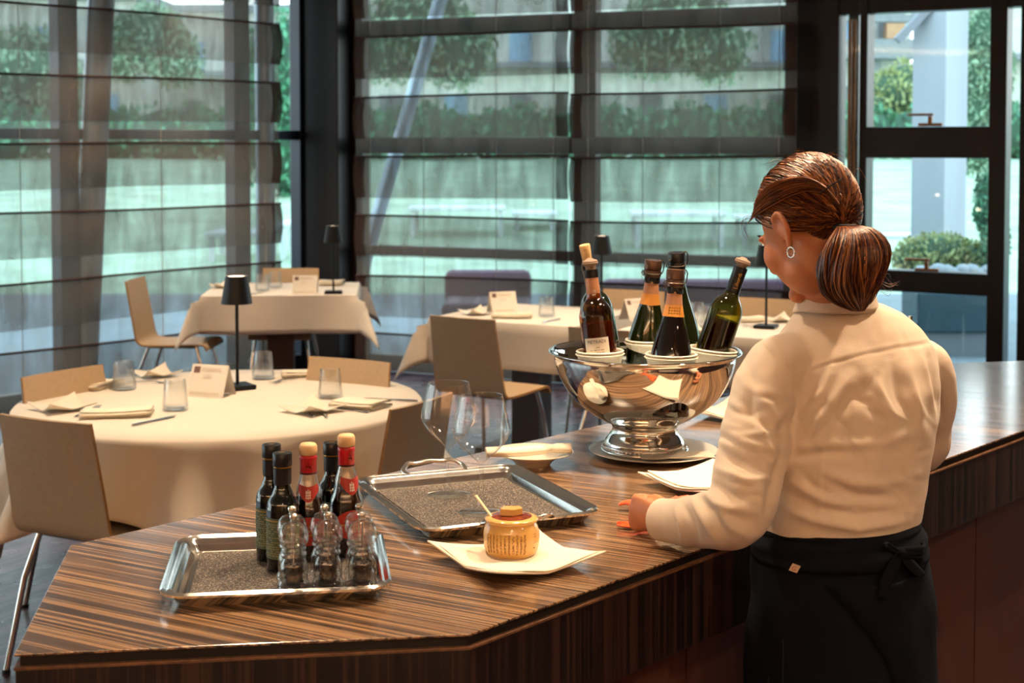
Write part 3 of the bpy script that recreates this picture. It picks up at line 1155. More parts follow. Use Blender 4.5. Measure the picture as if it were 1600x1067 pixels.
def oil_bottle(h=.19):
    root = empty('oil_bottle')
    s = h / .19
    R = .0265
    pr = [(0, 0), (R - .003, 0), (R, .004), (R, .098), (R - .002, .110), (R - .008, .121), (.0155, .129), (.0135, .136), (.0130, .150)]
    pr = pr[:3] + [(R, .05)] + [tuple(v) for v in smoothprof([Vector((a, b_, 0)) for a, b_ in pr[3:]], 4)]
    MB().lathe([(p[0], p[1] * s) for p in pr], 32).build('glass_body', MT['oilglass'], root, smooth=40)
    MB().lathe([(.0145, .140 * s), (.0148, .142 * s), (.0148, .1655 * s), (.0135, .1665 * s)], 24).build('neck_sleeve', MT['cap_blk'], root, smooth=40)
    MB().lathe([(.0140, .1665 * s), (.0150, .1668 * s), (.0150, .1685 * s), (.0138, .169 * s)], 24).build('gold_ring', MT['gold'], root, smooth=40)
    cp = MB().lathe([(.0152, .169 * s), (.0158, .170 * s), (.0158, .189 * s), (.0150, .190 * s), (.008, .190 * s), (0, .1903 * s)], 24)
    cpo = cp.build('screw_cap', MT['cap_blk'], root, smooth=40)
    MB().lathe([(.004, .1903 * s), (.0062, .1908 * s), (.004, .1906 * s)], 16).build('cap_print', MT['gold'], cpo)
    lb = curved_label(R + .0004, .022 * s, .088 * s, PI * .95, PI * 2.05).build('label', MT['label_oil'], root, smooth=60)
    text_rows(R + .0008, .026 * s, .080 * s, PI * 1.0, PI * 1.98, 15, .0008, random.Random(3)).build('label_print', MT['label_txt'], lb)
    curved_label(R + .0008, .083 * s, .0845 * s, PI * .98, PI * 2.0).build('label_line', MT['gold'], lb)
    return root


GO = 'black capped oil bottles on the tray'
ob = oil_bottle()
spots_oil = [((428, 862), 'leftmost dark oil bottle with black cap, rear left on the small tray'),
             ((443, 880), 'dark oil bottle with black cap standing in front of the leftmost one'),
             (None, 'dark oil bottle with black cap between the two red necked vinegar bottles')]
pos = [yp(424, 694, 2.43), yp(441, 707, 2.37), yp(519, 691, 2.50)]
for k, p in enumerate(pos):
    o = ob if k == 0 else copy_tree(ob)
    hh = p.z - FZ
    o.location = (p.x, p.y, FZ)
    s_ = hh / .19
    o.scale = (1, 1, s_)
    o.rotation_euler = (0, 0, [.15, -.1, .3][k])
    tag(o, spots_oil[k][1], 'bottle', GO)
    print('oil', p, hh)


def vinegar_bottle():
    root = empty('vinegar_bottle')
    R = .0285
    pr = [(0, .0), (R - .004, 0), (R, .005), (R, .075), (R - .001, .09), (R - .006, .105), (.019, .125), (.0145, .142), (.0128, .155), (.0125, .17)]
    pr2 = pr[:4] + [(v[0], v[1]) for v in smoothprof([Vector((a, b_, 0)) for a, b_ in pr[3:]], 4)][1:]
    MB().lathe(pr2, 32).build('glass_body', MT['clearglass'], root, smooth=40)
    pv = [(0, .002), (R - .003, .002), (R - .0016, .006), (R - .0016, .092), (R - .008, .107), (0, .1072)]
    MB().lathe(pv, 32).build('vinegar', MT['vinegar'], root, smooth=40)
    c1 = MB().lathe([(.0134, .147), (.0140, .149), (.0140, .170), (.0148, .172), (.0148, .176), (.0138, .178), (.0122, .179)], 24)
    cc_ = c1.build('capsule', MT['redcap'], root, smooth=35)
    MB().lathe([(.0139, .1475), (.0146, .148), (.0146, .150), (.0139, .1505)], 24).build('dark_band', P('dark red band', '#3a0a0c', .4), cc_, smooth=40)
    fg = MB().tube([(-.004, -.0145, .158), (0, -.0145, .168), (.004, -.0145, .158)], .0006, 4)
    fg.tube([(-.003, -.0146, .161), (.003, -.0146, .161)], .0006, 4)
    fg.build('crest', MT['vinegar'], cc_)
    MB().lathe([(.0110, .178), (.0148, .181), (.0152, .187), (.0148, .195), (.012, .1985), (0, .199)], 24).build('cork_stopper', MT['cork_ball'], root, smooth=50)
    # pennant shaped shoulder label following the glass
    def rz_(z):
        for (r0, z0), (r1, z1) in zip(pr2, pr2[1:]):
            if z0 <= z <= z1 and z1 > z0: return r0 + (r1 - r0) * (z - z0) / (z1 - z0)
        return R
    m = MB()
    def fn(u, v):
        a = PI * 1.5 + (u - .5) * 2.0
        zt = .128 + .004 * abs(u - .5) * 2
        zb_ = .102 + .020 * (abs(u - .5) * 2) ** 1.3
        z = zb_ + (zt - zb_) * v
        r = rz_(z) + .0006
        return (r * math.cos(a), r * math.sin(a), z)
    m.grid(16, 8, fn)
    lb = m.build('shoulder_label', MT['redlabel'], root, smooth=60)
    x = MB()
    for (za, zb_, da) in ((.108, .124, 0), (.109, .122, -.14), (.109, .122, .14)):
        a = PI * 1.5 + da
        x.tube([((rz_(z) + .0010) * math.cos(a), (rz_(z) + .0010) * math.sin(a), z) for z in np.linspace(za, zb_, 5)], .0007, 5)
    for z in (.119, .1145, .110):
        x.tube([((rz_(z) + .0010) * math.cos(PI * 1.5 + d), (rz_(z) + .0010) * math.sin(PI * 1.5 + d), z) for d in np.linspace(-.2, .2, 6)], .0006, 5)
    x.build('label_emblem', MT['whiteprint'], lb)
    m = MB()
    def fn2(u, v):
        a = PI * 1.5 + (u - .5) * 2.3
        hgt = math.sqrt(max(0, 1 - ((u - .5) * 2) ** 2)) * .024
        z = .055 + (v - .5) * 2 * hgt
        return ((R + .0006) * math.cos(a), (R + .0006) * math.sin(a), z)
    m.grid(22, 6, fn2)
    l2 = m.build('front_label', MT['redlabel'], root, smooth=60)
    text_rows(R + .0011, .045, .066, PI * 1.5 - .75, PI * 1.5 + .75, 3, .0016, random.Random(5)).build('label_print', MT['gold'], l2)
    return root


vb = vinegar_bottle()
GV = 'red necked vinegar bottles on the tray'
for k, (p, lb) in enumerate(((yp(481.5, 692, 2.425), 'red necked vinegar bottle with cork stopper, the left and nearer one'),
                             (yp(541, 678, 2.455), 'red necked vinegar bottle with cork stopper, the taller looking right one'))):
    o = vb if k == 0 else copy_tree(vb)
    hh = p.z - FZ
    o.location = (p.x, p.y, FZ)
    o.scale = (1, 1, hh / .199)
    o.rotation_euler = (0, 0, [.12, .55][k])
    tag(o, lb, 'bottle', GV)
    print('vin', p, hh)

# ============================================================ PEPPER MILLS
MT['acrylic'] = shellglass('clear acrylic', base=.08, ex=2.6, k=.8, refr=.12, edgec=(.75, .78, .78, 1))
MT['pepper'] = P('black peppercorns', '#1c110d', .7, vs=200, var=.6)
MT['milldark'] = P('dark ceramic grinder', '#1a1716', .5)


def mill():
    root = empty('pepper_mill')
    body = [(0, .001), (.023, .001), (.0245, .004), (.0245, .016), (.0232, .018), (.0245, .0205), (.0232, .023), (.0215, .026), (.0222, .030),
            (.0222, .045), (.0205, .052), (.0175, .058), (.0165, .0605), (.0190, .063), (.0200, .066), (.0190, .069), (.0165, .0705),
            (.0180, .0725), (.0192, .0745), (.0185, .0765), (.0160, .078)]
    head = [(.0165, .0785), (.0190, .0800), (.0222, .085), (.0235, .092), (.0228, .100), (.0200, .107), (.0150, .1125), (.008, .1155), (.004, .116)]
    inner = [(.0030, .1130), (.0110, .1080), (.0150, .1000), (.0155, .0900), (.0130, .0830), (.0080, .0790), (.0075, .0740), (.0105, .0690), (.0108, .0600), (.0135, .0500), (.0148, .0300), (.0148, .0220), (.0, .0220)]
    MB().lathe(body + head, 28).build('acrylic_body', MT['acrylic'], root, smooth=35)
    m = MB()
    rr = random.Random(2)
    for _ in range(90):
        a, r_, z = rr.uniform(0, 6.28), .0140 * math.sqrt(rr.random()), .0235 + .030 * rr.random() ** 1.1
        m.sphere((r_ * math.cos(a), r_ * math.sin(a), z), .0022, 6, 4)
    tag(m.build('peppercorns', MT['pepper'], root, smooth=60), kind='stuff')
    MB().lathe([(.0, .0224), (.0125, .0224), (.0135, .048), (.0, .052)], 18).build('pepper_heap', MT['pepper'], root, smooth=60)
    MB().lathe([(0, .0), (.0238, .0), (.0238, .0009), (0, .0009)], 24).build('base_ring', MT['milldark'], root)
    MB().lathe([(0, .0015), (.011, .0015), (.011, .018), (0, .018)], 18).build('grinder', MT['milldark'], root)
    MB().tube([(0, 0, .02), (0, 0, .116)], .0014, 8).build('spindle', MT['chrome'], root, smooth=50)
    MB().lathe([(.0035, .1158), (.005, .1165), (.0042, .118), (.0062, .1215), (.0066, .1245), (.005, .1275), (0, .1287)], 18).build('knob', MT['chrome'], root, smooth=50)
    return root


ml = mill()
GM = 'clear acrylic pepper mills on the tray'
row = [((458.7, 803), 'front left'), ((512, 800), 'front middle'), ((566, 800), 'front right'),
       ((456, 791), 'rear left'), ((507, 788), 'rear middle'), ((561, 787), 'rear right')]
names_m = ['clear acrylic pepper mill, left one of the front row on the tray', 'clear acrylic pepper mill, middle one of the front row on the tray',
           'clear acrylic pepper mill, right one of the front row on the tray', 'clear acrylic pepper mill, left one of the rear row, behind its twin',
           'clear acrylic pepper mill, middle one of the rear row, behind its twin', 'clear acrylic pepper mill, right one of the rear row, behind its twin']
for k, ((px, py), lb) in enumerate(row):
    p = zp(px, py, FZ + .1275)
    o = ml if k == 0 else copy_tree(ml)
    o.location = (p.x, p.y, FZ)
    o.rotation_euler = (0, 0, k * .9)
    tag(o, names_m[k], 'pepper mill', GM)
    print('mill', p)


# ============================================================ WINE GLASSES
def wine_glass():
    root = empty('wine_glass')
    outer = [(0, 0), (.0415, 0), (.0425, .0008), (.040, .0018), (.025, .0042), (.010, .0085), (.0052, .016), (.0040, .030), (.0038, .060), (.0042, .084), (.0070, .0945),
             (.016, .104), (.034, .120), (.048, .138), (.0535, .150), (.0545, .157), (.0530, .168), (.0480, .190), (.0425, .214), (.0410, .222)]
    outer = outer[:9] + [(v[0], v[1]) for v in smoothprof([Vector((a, b_, 0)) for a, b_ in outer[8:]], 4)][1:]
    inn = [(.0402, .222), (.0418, .213), (.0470, .190), (.0520, .168), (.0535, .157), (.0525, .150), (.0470, .139), (.0330, .1215), (.0150, .1058), (.0050, .0990), (0, .0975)]
    inn = [(v[0], v[1]) for v in smoothprof([Vector((a, b_, 0)) for a, b_ in inn], 4)]
    MB().loft([[(max(r, 1e-5) * math.cos(2 * PI * j / 48), max(r, 1e-5) * math.sin(2 * PI * j / 48), z) for j in range(48)] for r, z in outer], cap=False).build('glass', MT['wineglass'], root, smooth=60)
    MB().tube([(.0406 * math.cos(a), .0406 * math.sin(a), .222) for a in np.linspace(0, 2 * PI, 49)], .0009, 6, cap=False).build('rim', MT['wineglass'], root, smooth=60)
    return root


wg = wine_glass()
for k, ((px, py), lb) in enumerate((((701, 772), 'large stemmed wine glass, the left and farther one on the handled tray'),
                                    ((752, 800), 'large stemmed wine glass, the right and nearer one on the handled tray'))):
    p = zp(px, py, FZ)
    o = wg if k == 0 else copy_tree(wg)
    o.location = (p.x, p.y, FZ)
    tag(o, lb, 'wine glass', 'wine glasses on the bar')
    print('wg', p)


# ============================================================ PLATES AND NAPKINS ON THE BAR
def wavy_plate(name, w, loc, rz, label, group, lift=.018, th=.004, tilt=0):
    """square plate with raised corners and dipping edges"""
    def f(x, y):
        r = math.hypot(x, y) / (w / 2)
        c = (abs(x * y) / (w * w / 4)) ** 1.1
        return .006 + lift * c + .006 * max(0, r - .55)
    m = MB()
    n = 21
    top = lambda u, v: ((u - .5) * w * (1 - .05 * (2 * v - 1) ** 2 * 0 - .10 * (1 - (2 * v - 1) ** 2) * abs(2 * u - 1) ** 6), (v - .5) * w * (1 - .10 * (1 - (2 * u - 1) ** 2) * abs(2 * v - 1) ** 6), 0)
    def ft(u, v):
        x, y, _ = top(u, v)
        return (x, y, f(x, y))
    m.grid(n, n, ft)
    o = m.build(name, MT['china'], None, smooth=70)
    md = o.modifiers.new('t', 'SOLIDIFY'); md.thickness = th; md.offset = -1
    md = o.modifiers.new('b', 'BEVEL'); md.width = .0015; md.segments = 2
    # foot
    MB().lathe([(w * .16, 0), (w * .18, .0), (w * .17, .004), (w * .15, .004)], 24).build('foot_ring', MT['china'], o, smooth=40)
    o.location = loc
    o.rotation_euler = (0, 0, rz)
    tag(o, label, 'plate', group)
    return o, f


def flat_napkin(name, w, h, z0, loc, rz, label, group, fz=None, layers=3, seed=1, th=.0034):
    rnd = random.Random(seed)
    m = MB()
    for k in range(layers):
        ph = rnd.uniform(0, 6)
        dx, dy = rnd.uniform(-.006, .006), rnd.uniform(-.006, .006)
        def fn(u, v, k=k, ph=ph, dx=dx, dy=dy):
            x, y = (u - .5) * w + dx, (v - .5) * h + dy
            base = fz(x, y) if fz else 0
            return (x, y, base + z0 + th * k + .0007 * math.sin(x * 60 + ph) + .0006 * math.sin(y * 70 + ph))
        m.grid(14, 14, fn)
    # folded edge joining the layers on one side
    o = m.build(name, MT['napkin'], None, smooth=60)
    md = o.modifiers.new('t', 'SOLIDIFY'); md.thickness = th * .62
    md = o.modifiers.new('b', 'BEVEL'); md.width = .0006; md.segments = 1
    o.location = loc
    o.rotation_euler = (0, 0, rz)
    tag(o, label, 'napkin', group)
    return o


GP = 'square wavy porcelain plates on the bar'
GNB = 'folded napkins on the bar'
l_, r_, b_ = zp(671, 853, CZ + .026), zp(944, 869, CZ + .026), zp(799, 900, CZ + .02)
jc = (l_ + r_) / 2
JP = Vector((jc.x, jc.y + .012, CZ))
PW = (r_ - l_).length / 1.36
JR = math.atan2((r_ - l_).y, (r_ - l_).x) + PI / 4
print('plate', JP, PW)
pl, pf = wavy_plate('square_plate', PW, JP, JR, 'square cream plate with raised corners under the yellow cheese pot', GP)
flat_napkin('napkin', PW * .90, PW * .86, .0012, JP, JR, 'folded cream napkin lying on the plate under the yellow cheese pot', GNB, fz=pf, layers=2, seed=3, th=.003)

# ---------------- cheese pot (grated cheese jar shaped like a cheese wheel)
MT['cheese'] = P('mustard glazed ceramic', '#d4a760', .18, spec=.6, coat=.4, var=.03)
MT['cheese_in'] = P('reddish glazed lid top', '#7a3420', .15, coat=.5, vs=60, var=.4)
MT['brown_ink'] = P('brown stamped letters', '#7c4f1e', .5)
jz = CZ + .0062 + .0052
pj = zp(799, 868, jz)
root = empty('cheese_pot', (pj.x, pj.y + .012, jz), 0, 'round mustard yellow cheese pot with a wedge knob and a spoon', 'pot')
R = .0475
bp_ = [(0, 0), (.036, 0), (.040, .002), (.0455, .012), (R, .026), (.0468, .040), (.0435, .050), (.0405, .0555), (.0395, .0565)]
bp2 = bp_[:2] + [(v[0], v[1]) for v in smoothprof([Vector((a, b_, 0)) for a, b_ in bp_[1:]], 4)][1:]
bo = MB().lathe(bp2 + [(0, .0565)], 48).build('pot_body', MT['cheese'], root, smooth=50)


def rprof(z, pr):
    for (r0, z0), (r1, z1) in zip(pr, pr[1:]):
        if z0 <= z <= z1 and z1 > z0: return r0 + (r1 - r0) * (z - z0) / (z1 - z0)
    return R


ink = MB()
rnd = random.Random(4)
for k in range(11):
    a = PI * 1.5 - .95 + k * .145
    for q in range(9 if k % 2 else 10):
        z = .010 + q * .0034 + (.0016 if k % 2 else 0)
        # each letter is a tiny ring of strokes, read upwards
        w_, h_ = .026, .0010
        r0 = lambda zz: rprof(zz, bp2) + .0004
        for (da0, z0, da1, z1) in ((-w_, 0, w_, 0), (w_, 0, w_, .0022), (-w_, .0022, w_, .0022), (-w_, 0, -w_, .0022)):
            if rnd.random() < .8:
                p0 = (r0(z + z0) * math.cos(a + da0), r0(z + z0) * math.sin(a + da0), z + z0)
                p1 = (r0(z + z1) * math.cos(a + da1), r0(z + z1) * math.sin(a + da1), z + z1)
                ink.tube([p0, p1], .00032, 4)
ink.build('stamped_letters', MT['brown_ink'], bo)
mk = MB()
for z, wd in ((.018, .0), (.026, .12), (.036, .12), (.0405, .1)):
    a = PI * 1.5 + .98
    r0 = rprof(z, bp2) + .0004
    if wd:
        mk.tube([(r0 * math.cos(a + d), r0 * math.sin(a + d), z) for d in np.linspace(-wd / 2, wd / 2, 4)], .0003, 4)
    else:
        mk.sphere((r0 * math.cos(a - .05), r0 * math.sin(a - .05), z), .0011, 6, 4)
mk.build('stamp_mark', P('dark ink', '#3a2410', .5), bo)
lp_ = [(.0400, .0560), (.0442, .0572), (.0450, .0600), (.0435, .0625), (.0380, .0640), (.0335, .0646)]
ld = MB().lathe(lp_, 48).build('lid_rim', MT['cheese'], root, smooth=50)
MB().lathe([(.0, .0570), (.0345, .0645), (.0300, .0655), (.018, .0668), (0, .0672)], 40).build('lid_top', MT['cheese_in'], root, smooth=50)
kb = MB().prism([(-.019, -.011), (.004, -.017), (.019, -.004), (.016, .010), (-.014, .010)], .0668, .0790)
kb.build('wedge_knob', MT['cheese'], root, bevel=.0018)
p0, p1 = Vector((-.028, -.006, .058)), Vector((-.0605, .028, .092))
sp = MB()
sp.tube([p0, p0.lerp(p1, .5), p1], [.0022, .0026, .0030], 8, flat=.6)
sp.build('spoon', P('cream spoon handle', '#e6cfa8', .3), root, smooth=50)

# ---------------- deep plate with rolled napkin
GR = 'round cream plates on the bar'
p = zp(833, 726, CZ)
root = MB().lathe([(0, .0), (.036, 0), (.038, .002), (.044, .010), (.060, .020), (.088, .0285), (.089, .0300), (.086, .0298), (.060, .0228), (.042, .014), (.0, .009)], 48)
root = root.build('deep_plate', MT['china'], smooth=40)
root.location = p
tag(root, 'small deep cream plate holding a rolled napkin, between tray and steel bowl', 'plate', GR)


def rolled(name, L, r, loc, rot, label, group, turns=1.6):
    m = MB()
    def fn(u, v):
        x = (u - .5) * L
        a = v * turns * 2 * PI
        rr = r * (1 - .16 * v * turns) * (1 + .12 * math.sin(u * 9 + a) - .25 * math.exp(-((u - .78) / .04) ** 2))
        return (x, rr * math.cos(a) * 1.35, r * .75 + rr * math.sin(a) * .72)
    m.grid(36, 44, fn)
    o = m.build(name, MT['napkin'], None, smooth=70)
    md = o.modifiers.new('t', 'SOLIDIFY'); md.thickness = .0015
    o.location = loc
    o.rotation_euler = rot
    tag(o, label, 'napkin', group)
    return o


pr_ = zp(826, 706, CZ + .035)
rolled('rolled_napkin', .185, .0155, (pr_.x, pr_.y - .005, CZ + .0275), (0, math.radians(-2), .12), 'rolled cream napkin resting on the small deep plate', GNB)

# ---------------- plate under the steel bowl
BZ = CZ + .009
bc = zp(1007, 702, BZ)
BC = Vector((bc.x, bc.y, CZ))
pc = zp(1014, 704, CZ + .01)
root = MB().lathe([(0, .0), (.09, 0), (.093, .002), (.105, .004), (.143, .0125), (.1455, .0140), (.143, .0150), (.108, .0075), (.096, .0062), (0, .0062)], 64)
root = root.build('under_plate', MT['china'], smooth=40)
root.location = (pc.x + .01, pc.y, CZ)
tag(root, 'wide cream plate under the foot of the steel wine bowl', 'plate', GR)
nk = flat_napkin('napkin', .20, .13, 0, (pc.x + .055, pc.y - .075, CZ + .0160), .1, 'folded cream napkin tucked between steel bowl and its plate', GNB, layers=2, seed=9, th=.0012)
nk.scale = (.8, .5, 1)

# ---------------- napkin plates around the bowl
p = zp(1100, 762, CZ)
pl2, pf2 = wavy_plate('square_plate', .21, (p.x + .012, p.y, CZ), JR + .05, 'square cream plate with napkin in front of the steel bowl, at the left arm', GP, lift=.014)
flat_napkin('napkin', .185, .18, .0012, (p.x + .012, p.y, CZ), JR + .05, 'folded cream napkin on the plate beside the left arm of the waitress', GNB, fz=pf2, layers=3, seed=12)
p = zp(1140, 652, CZ)
pl3, pf3 = wavy_plate('square_plate', .23, (p.x + .04, p.y, CZ), JR + .3, 'square cream plate with napkin behind the steel bowl', GP, lift=.016)
flat_napkin('napkin', .205, .20, .0012, (p.x + .04, p.y, CZ), JR + .3, 'folded cream napkin on the plate behind the steel bowl', GNB, fz=pf3, layers=3, seed=14)

# ============================================================ STEEL WINE BOWL
fz_ = CZ + .0065
root = empty('wine_bowl', (BC.x, BC.y, fz_), 0, 'large polished steel pedestal bowl cooling the opened wine bottles', 'bowl')


def zat(py):
    return yp(1007, py, BC.y).z - fz_


ft = [(0, .001), (.100, .001), (.1005, .003), (.099, .008), (.092, .0125), (.0915, .018), (.090, .024), (.084, .033), (.077, .042), (.0745, .047), (.0735, .052), (.0745, .058), (.079, .064)]
ft = ft[:3] + [(v[0], v[1]) for v in smoothprof([Vector((a, b_, 0)) for a, b_ in ft[2:]], 4)][1:]
fo = MB().lathe(ft + [(0, .064)], 96).build('foot', MT['chrome'], root, smooth=50)
bd = MB()
for k in range(60):
    a = 2 * PI * k / 60
    bd.sphere((.0945 * math.cos(a), .0945 * math.sin(a), .0115), .0026, 6, 4)
bd.build('beading', MT['chrome'], fo, smooth=60)
out = [(.0, .0640), (.079, .0640), (.101, .0745), (.140, .1000), (.170, .1290), (.193, .1690), (.2035, .2030), (.2055, .2180), (.2100, .2220), (.2175, .2250), (.2185, .2275), (.2160, .2290)]
out = out[:2] + [(v[0], v[1]) for v in smoothprof([Vector((a, b_, 0)) for a, b_ in out[1:]], 5)][1:]
inn = [(.2160, .2290), (.2080, .2255), (.2015, .2180), (.1995, .2030), (.189, .1700), (.166, .1310), (.136, .1030), (.090, .0790), (.0, .0690)]
MB().lathe(out + inn[1:], 96).build('bowl_body', MT['chrome'], root, smooth=50)
RIM = fz_ + .2285
# crushed ice with steel-grey melt water
MT['ice'] = P('crushed ice and melt water', '#98a2a4', .25, spec=.8, coat=.3, vs=18, var=.5, bump=1, bs=30)
m = MB()
def icef(u, v):
    r = .197 * v
    a = 2 * PI * u
    return (r * math.cos(a), r * math.sin(a), .187 + .010 * mnoise.noise(Vector((r * math.cos(a) * 22, r * math.sin(a) * 22, 3))))
m.grid(73, 14, icef)
tag(m.build('crushed_ice', MT['ice'], root, smooth=50), kind='stuff')

# ---------------- wine bottles
MT['g_amber'] = shellglass('amber brown bottle glass', (.62, .36, .12, 1), base=.06, ex=3, k=.8, edgec=(.16, .07, .02, 1))
MT['g_green'] = shellglass('olive green bottle glass', (.50, .48, .10, 1), base=.06, ex=3, k=.8, edgec=(.08, .10, .02, 1))
MT['g_black'] = P('black bottle glass', '#0b0706', .03, spec=.6, coat=.5)
MT['g_dkgreen'] = P('dark green bottle glass', '#141a06', .03, spec=.6, coat=.4)
MT['wine'] = P('dark red wine', '#2a0808', .1, spec=.4)
MT['foil_tan'] = P('dusty pink foil', '#b07b58', .5, coat=.1)
MT['foil_or'] = P('orange foil', '#cf8a3c', .45)
MT['foil_blk'] = P('black neck foil', '#0e0c0e', .3)
MT['foil_br'] = P('brown metal cap', '#5a4034', .3, metal=.7)
MT['rubber'] = P('taupe rubber stopper', '#857060', .7)
MT['lab_wh'] = P('ivory wine label', '#ddd3c2', .8)
MT['ink'] = P('dark label ink', '#4a4540', .8)
MT['tin'] = P('grey metal clasp', '#9a8f80', .25, metal=1)


def letters(txt, size, fn, mat, parent, name='lettering'):
    """text as real geometry, every vertex mapped by fn(x, y)->xyz"""
    cu = bpy.data.curves.new('t', 'FONT')
    cu.body = txt
    cu.size = size
    cu.resolution_u = 2
    to = bpy.data.objects.new('t', cu)
    COL.objects.link(to)
    bpy.context.view_layer.update()
    me = bpy.data.meshes.new_from_object(to.evaluated_get(bpy.context.evaluated_depsgraph_get()))
    bpy.data.objects.remove(to)
    w = max((v.co.x for v in me.vertices), default=0)
    for v in me.vertices:
        v.co = Vector(fn(v.co.x - w / 2, v.co.y))
    me.materials.clear()
    me.materials.append(mat)
    o = bpy.data.objects.new(name, me)
    COL.objects.link(o)
    o.parent = parent
    return o


def place_tilt(root, base, top):
    """stand root (axis z) so that its axis runs from base to top"""
    d = (Vector(top) - Vector(base)).normalized()
    root.rotation_mode = 'QUATERNION'
    root.rotation_quaternion = Vector((0, 0, 1)).rotation_difference(d)
    root.location = base


def sp_(pr, k0=2, n=4):
    return pr[:k0] + [(v[0], v[1]) for v in smoothprof([Vector((a, b_, 0)) for a, b_ in pr[k0 - 1:]], n)][1:]


BORD = sp_([(0, 0), (.034, 0), (.0375, .004), (.0377, .10), (.0377, .185), (.0365, .200), (.030, .217), (.0185, .232), (.0150, .245), (.0140, .262), (.0138, .296)], 4)
SPARK = sp_([(0, 0), (.040, 0), (.0455, .006), (.0465, .08), (.0460, .115), (.0425, .145), (.0340, .180), (.0250, .212), (.0190, .242), (.0165, .265), (.0155, .295)], 3)


def wbottle(kind, label, group='opened wine bottles in the steel bowl'):
    root = empty('wine_bottle', (0, 0, 0), 0, label, 'bottle', group)
    if kind in ('amber', 'green', 'cork'):
        gm = {'amber': MT['g_amber'], 'green': MT['g_green'], 'cork': MT['g_dkgreen']}[kind]
        inner = [(max(r - .0022, 0), z + (.003 if z < .01 else 0)) for r, z in BORD][::-1]
        if kind == 'cork':
            MB().lathe(BORD + [(0, .296)], 36).build('glass_body', gm, root, smooth=50)
        else:
            MB().lathe(BORD, 36).build('glass_body', gm, root, smooth=50)
            lv = .178 if kind == 'green' else .180
            MB().lathe([(0, .004), (.034, .005), (.0352, .008), (.0352, lv), (0, lv)], 32).build('wine', MT['wine'] if kind == 'green' else P('amber wine', '#5a2c08', .1), root, smooth=40)
        if kind == 'amber':
            MB().lathe([(.0148, .232), (.0153, .234), (.0150, .262), (.0146, .279)], 28).build('neck_foil', MT['foil_tan'], root, smooth=50)
            MB().lathe([(.0152, .279), (.0160, .281), (.0160, .296), (.0146, .297)], 28).build('lip_foil', MT['foil_blk'], root, smooth=40)
        elif kind == 'green':
            MB().lathe([(.0157, .238), (.0157, .262), (.0155, .288), (.0160, .290), (.0160, .299), (.0145, .300)], 28).build('neck_foil', MT['foil_blk'], root, smooth=50)
        else:
            MB().lathe([(.0152, .250), (.0152, .285), (.0162, .287), (.0162, .298), (.0145, .299)], 28).build('lip_foil', MT['foil_blk'], root, smooth=40)
        if kind in ('amber', 'green'):
            MB().lathe([(.0105, .295), (.0120, .300), (.0118, .304), (.0165, .3075), (.0185, .3105), (.0182, .3125), (.0172, .3130), (.0178, .3148), (.0160, .3175), (.009, .3195), (.006, .3225), (0, .3232)], 28).build(
                'rubber_stopper', MT['rubber'], root, smooth=35)
        else:
            MB().lathe([(.0100, .296), (.0105, .298), (.0122, .330), (.0128, .342), (.0120, .3445), (0, .345)], 20).build('cork', MT['cork'], root, smooth=50)
    else:
        gm = MT['g_black'] if kind == 'front' else MT['g_dkgreen']
        MB().lathe(SPARK + [(0, .295)], 40).build('glass_body', gm, root, smooth=50)
        rf = lambda z: rprof(z, SPARK) + .0005
        zs = np.linspace(.205, .275, 10)
        if kind != 'back':
            MB().lathe([(rf(z), z) for z in np.linspace(.218, .243, 5)], 32).build('neck_band', MT['foil_or'], root, smooth=60)
            MB().lathe([(rf(z) - .0002, z) for z in np.linspace(.243, .272, 6)], 32).build('neck_foil', MT['foil_tan'], root, smooth=60)
        # crumpled black collar
        cm = MB()
        def cf(u, v):
            a = 2 * PI * u
            r = .0178 + .0016 * math.sin(a * 5 + v * 4) + .0012 * math.sin(a * 9)
            return (r * math.cos(a), r * math.sin(a), .268 + .016 * v)
        cm.grid(41, 5, cf)
        cm.build('collar', MT['foil_blk'], root, smooth=60)
        MB().lathe([(.0165, .280), (.0200, .283), (.0210, .290), (.0200, .297), (.0190, .2985), (.0205, .300), (.0205, .319), (.0195, .3205), (0, .3208)], 28).build(
            'stopper_cap', MT['foil_br'] if kind != 'back' else MT['foil_blk'], root, smooth=35)
        if kind == 'front':
            MB().lathe([(0, .3208), (.0188, .3208), (.0188, .3216), (0, .3218)], 28).build('cap_top', P('worn gold cap', '#b08c66', .35, metal=.6, vs=200, var=.2), root, smooth=40)
        # clasp lever and wires
        cl = MB()
        cl.bar((.021, -.004, .322), (-.019, -.012, .306), .008, .0012)
        cl.tube([(.0215, 0, .322), (.0260, 0, .315), (.0250, 0, .298), (.0215, 0, .290)], .0014, 6)
        cl.tube([(-.021, 0, .296), (-.0255, 0, .290), (-.0205, 0, .283)], .0014, 6)
        cl.tube([(.0215 * math.cos(a), .0215 * math.sin(a), .2905) for a in np.linspace(0, 2 * PI, 25)], .0011, 6)
        cl.build('clasp', MT['tin'], root, smooth=50)
        if kind == 'front':
            g_ = MB()
            for zz in (.225, .231, .237):
                for k in range(5):
                    a = PI * 1.5 - .55 + k * .27
                    r = rf(zz) + .0004
                    g_.add([(r * math.cos(a + x), r * math.sin(a + x), zz + y) for x, y in ((-.09, -.0016), (.09, -.0016), (.09, .0016), (-.09, .0016))], [(0, 1, 2, 3)])
            g_.build('band_print', MT['gold'], root)
    return root


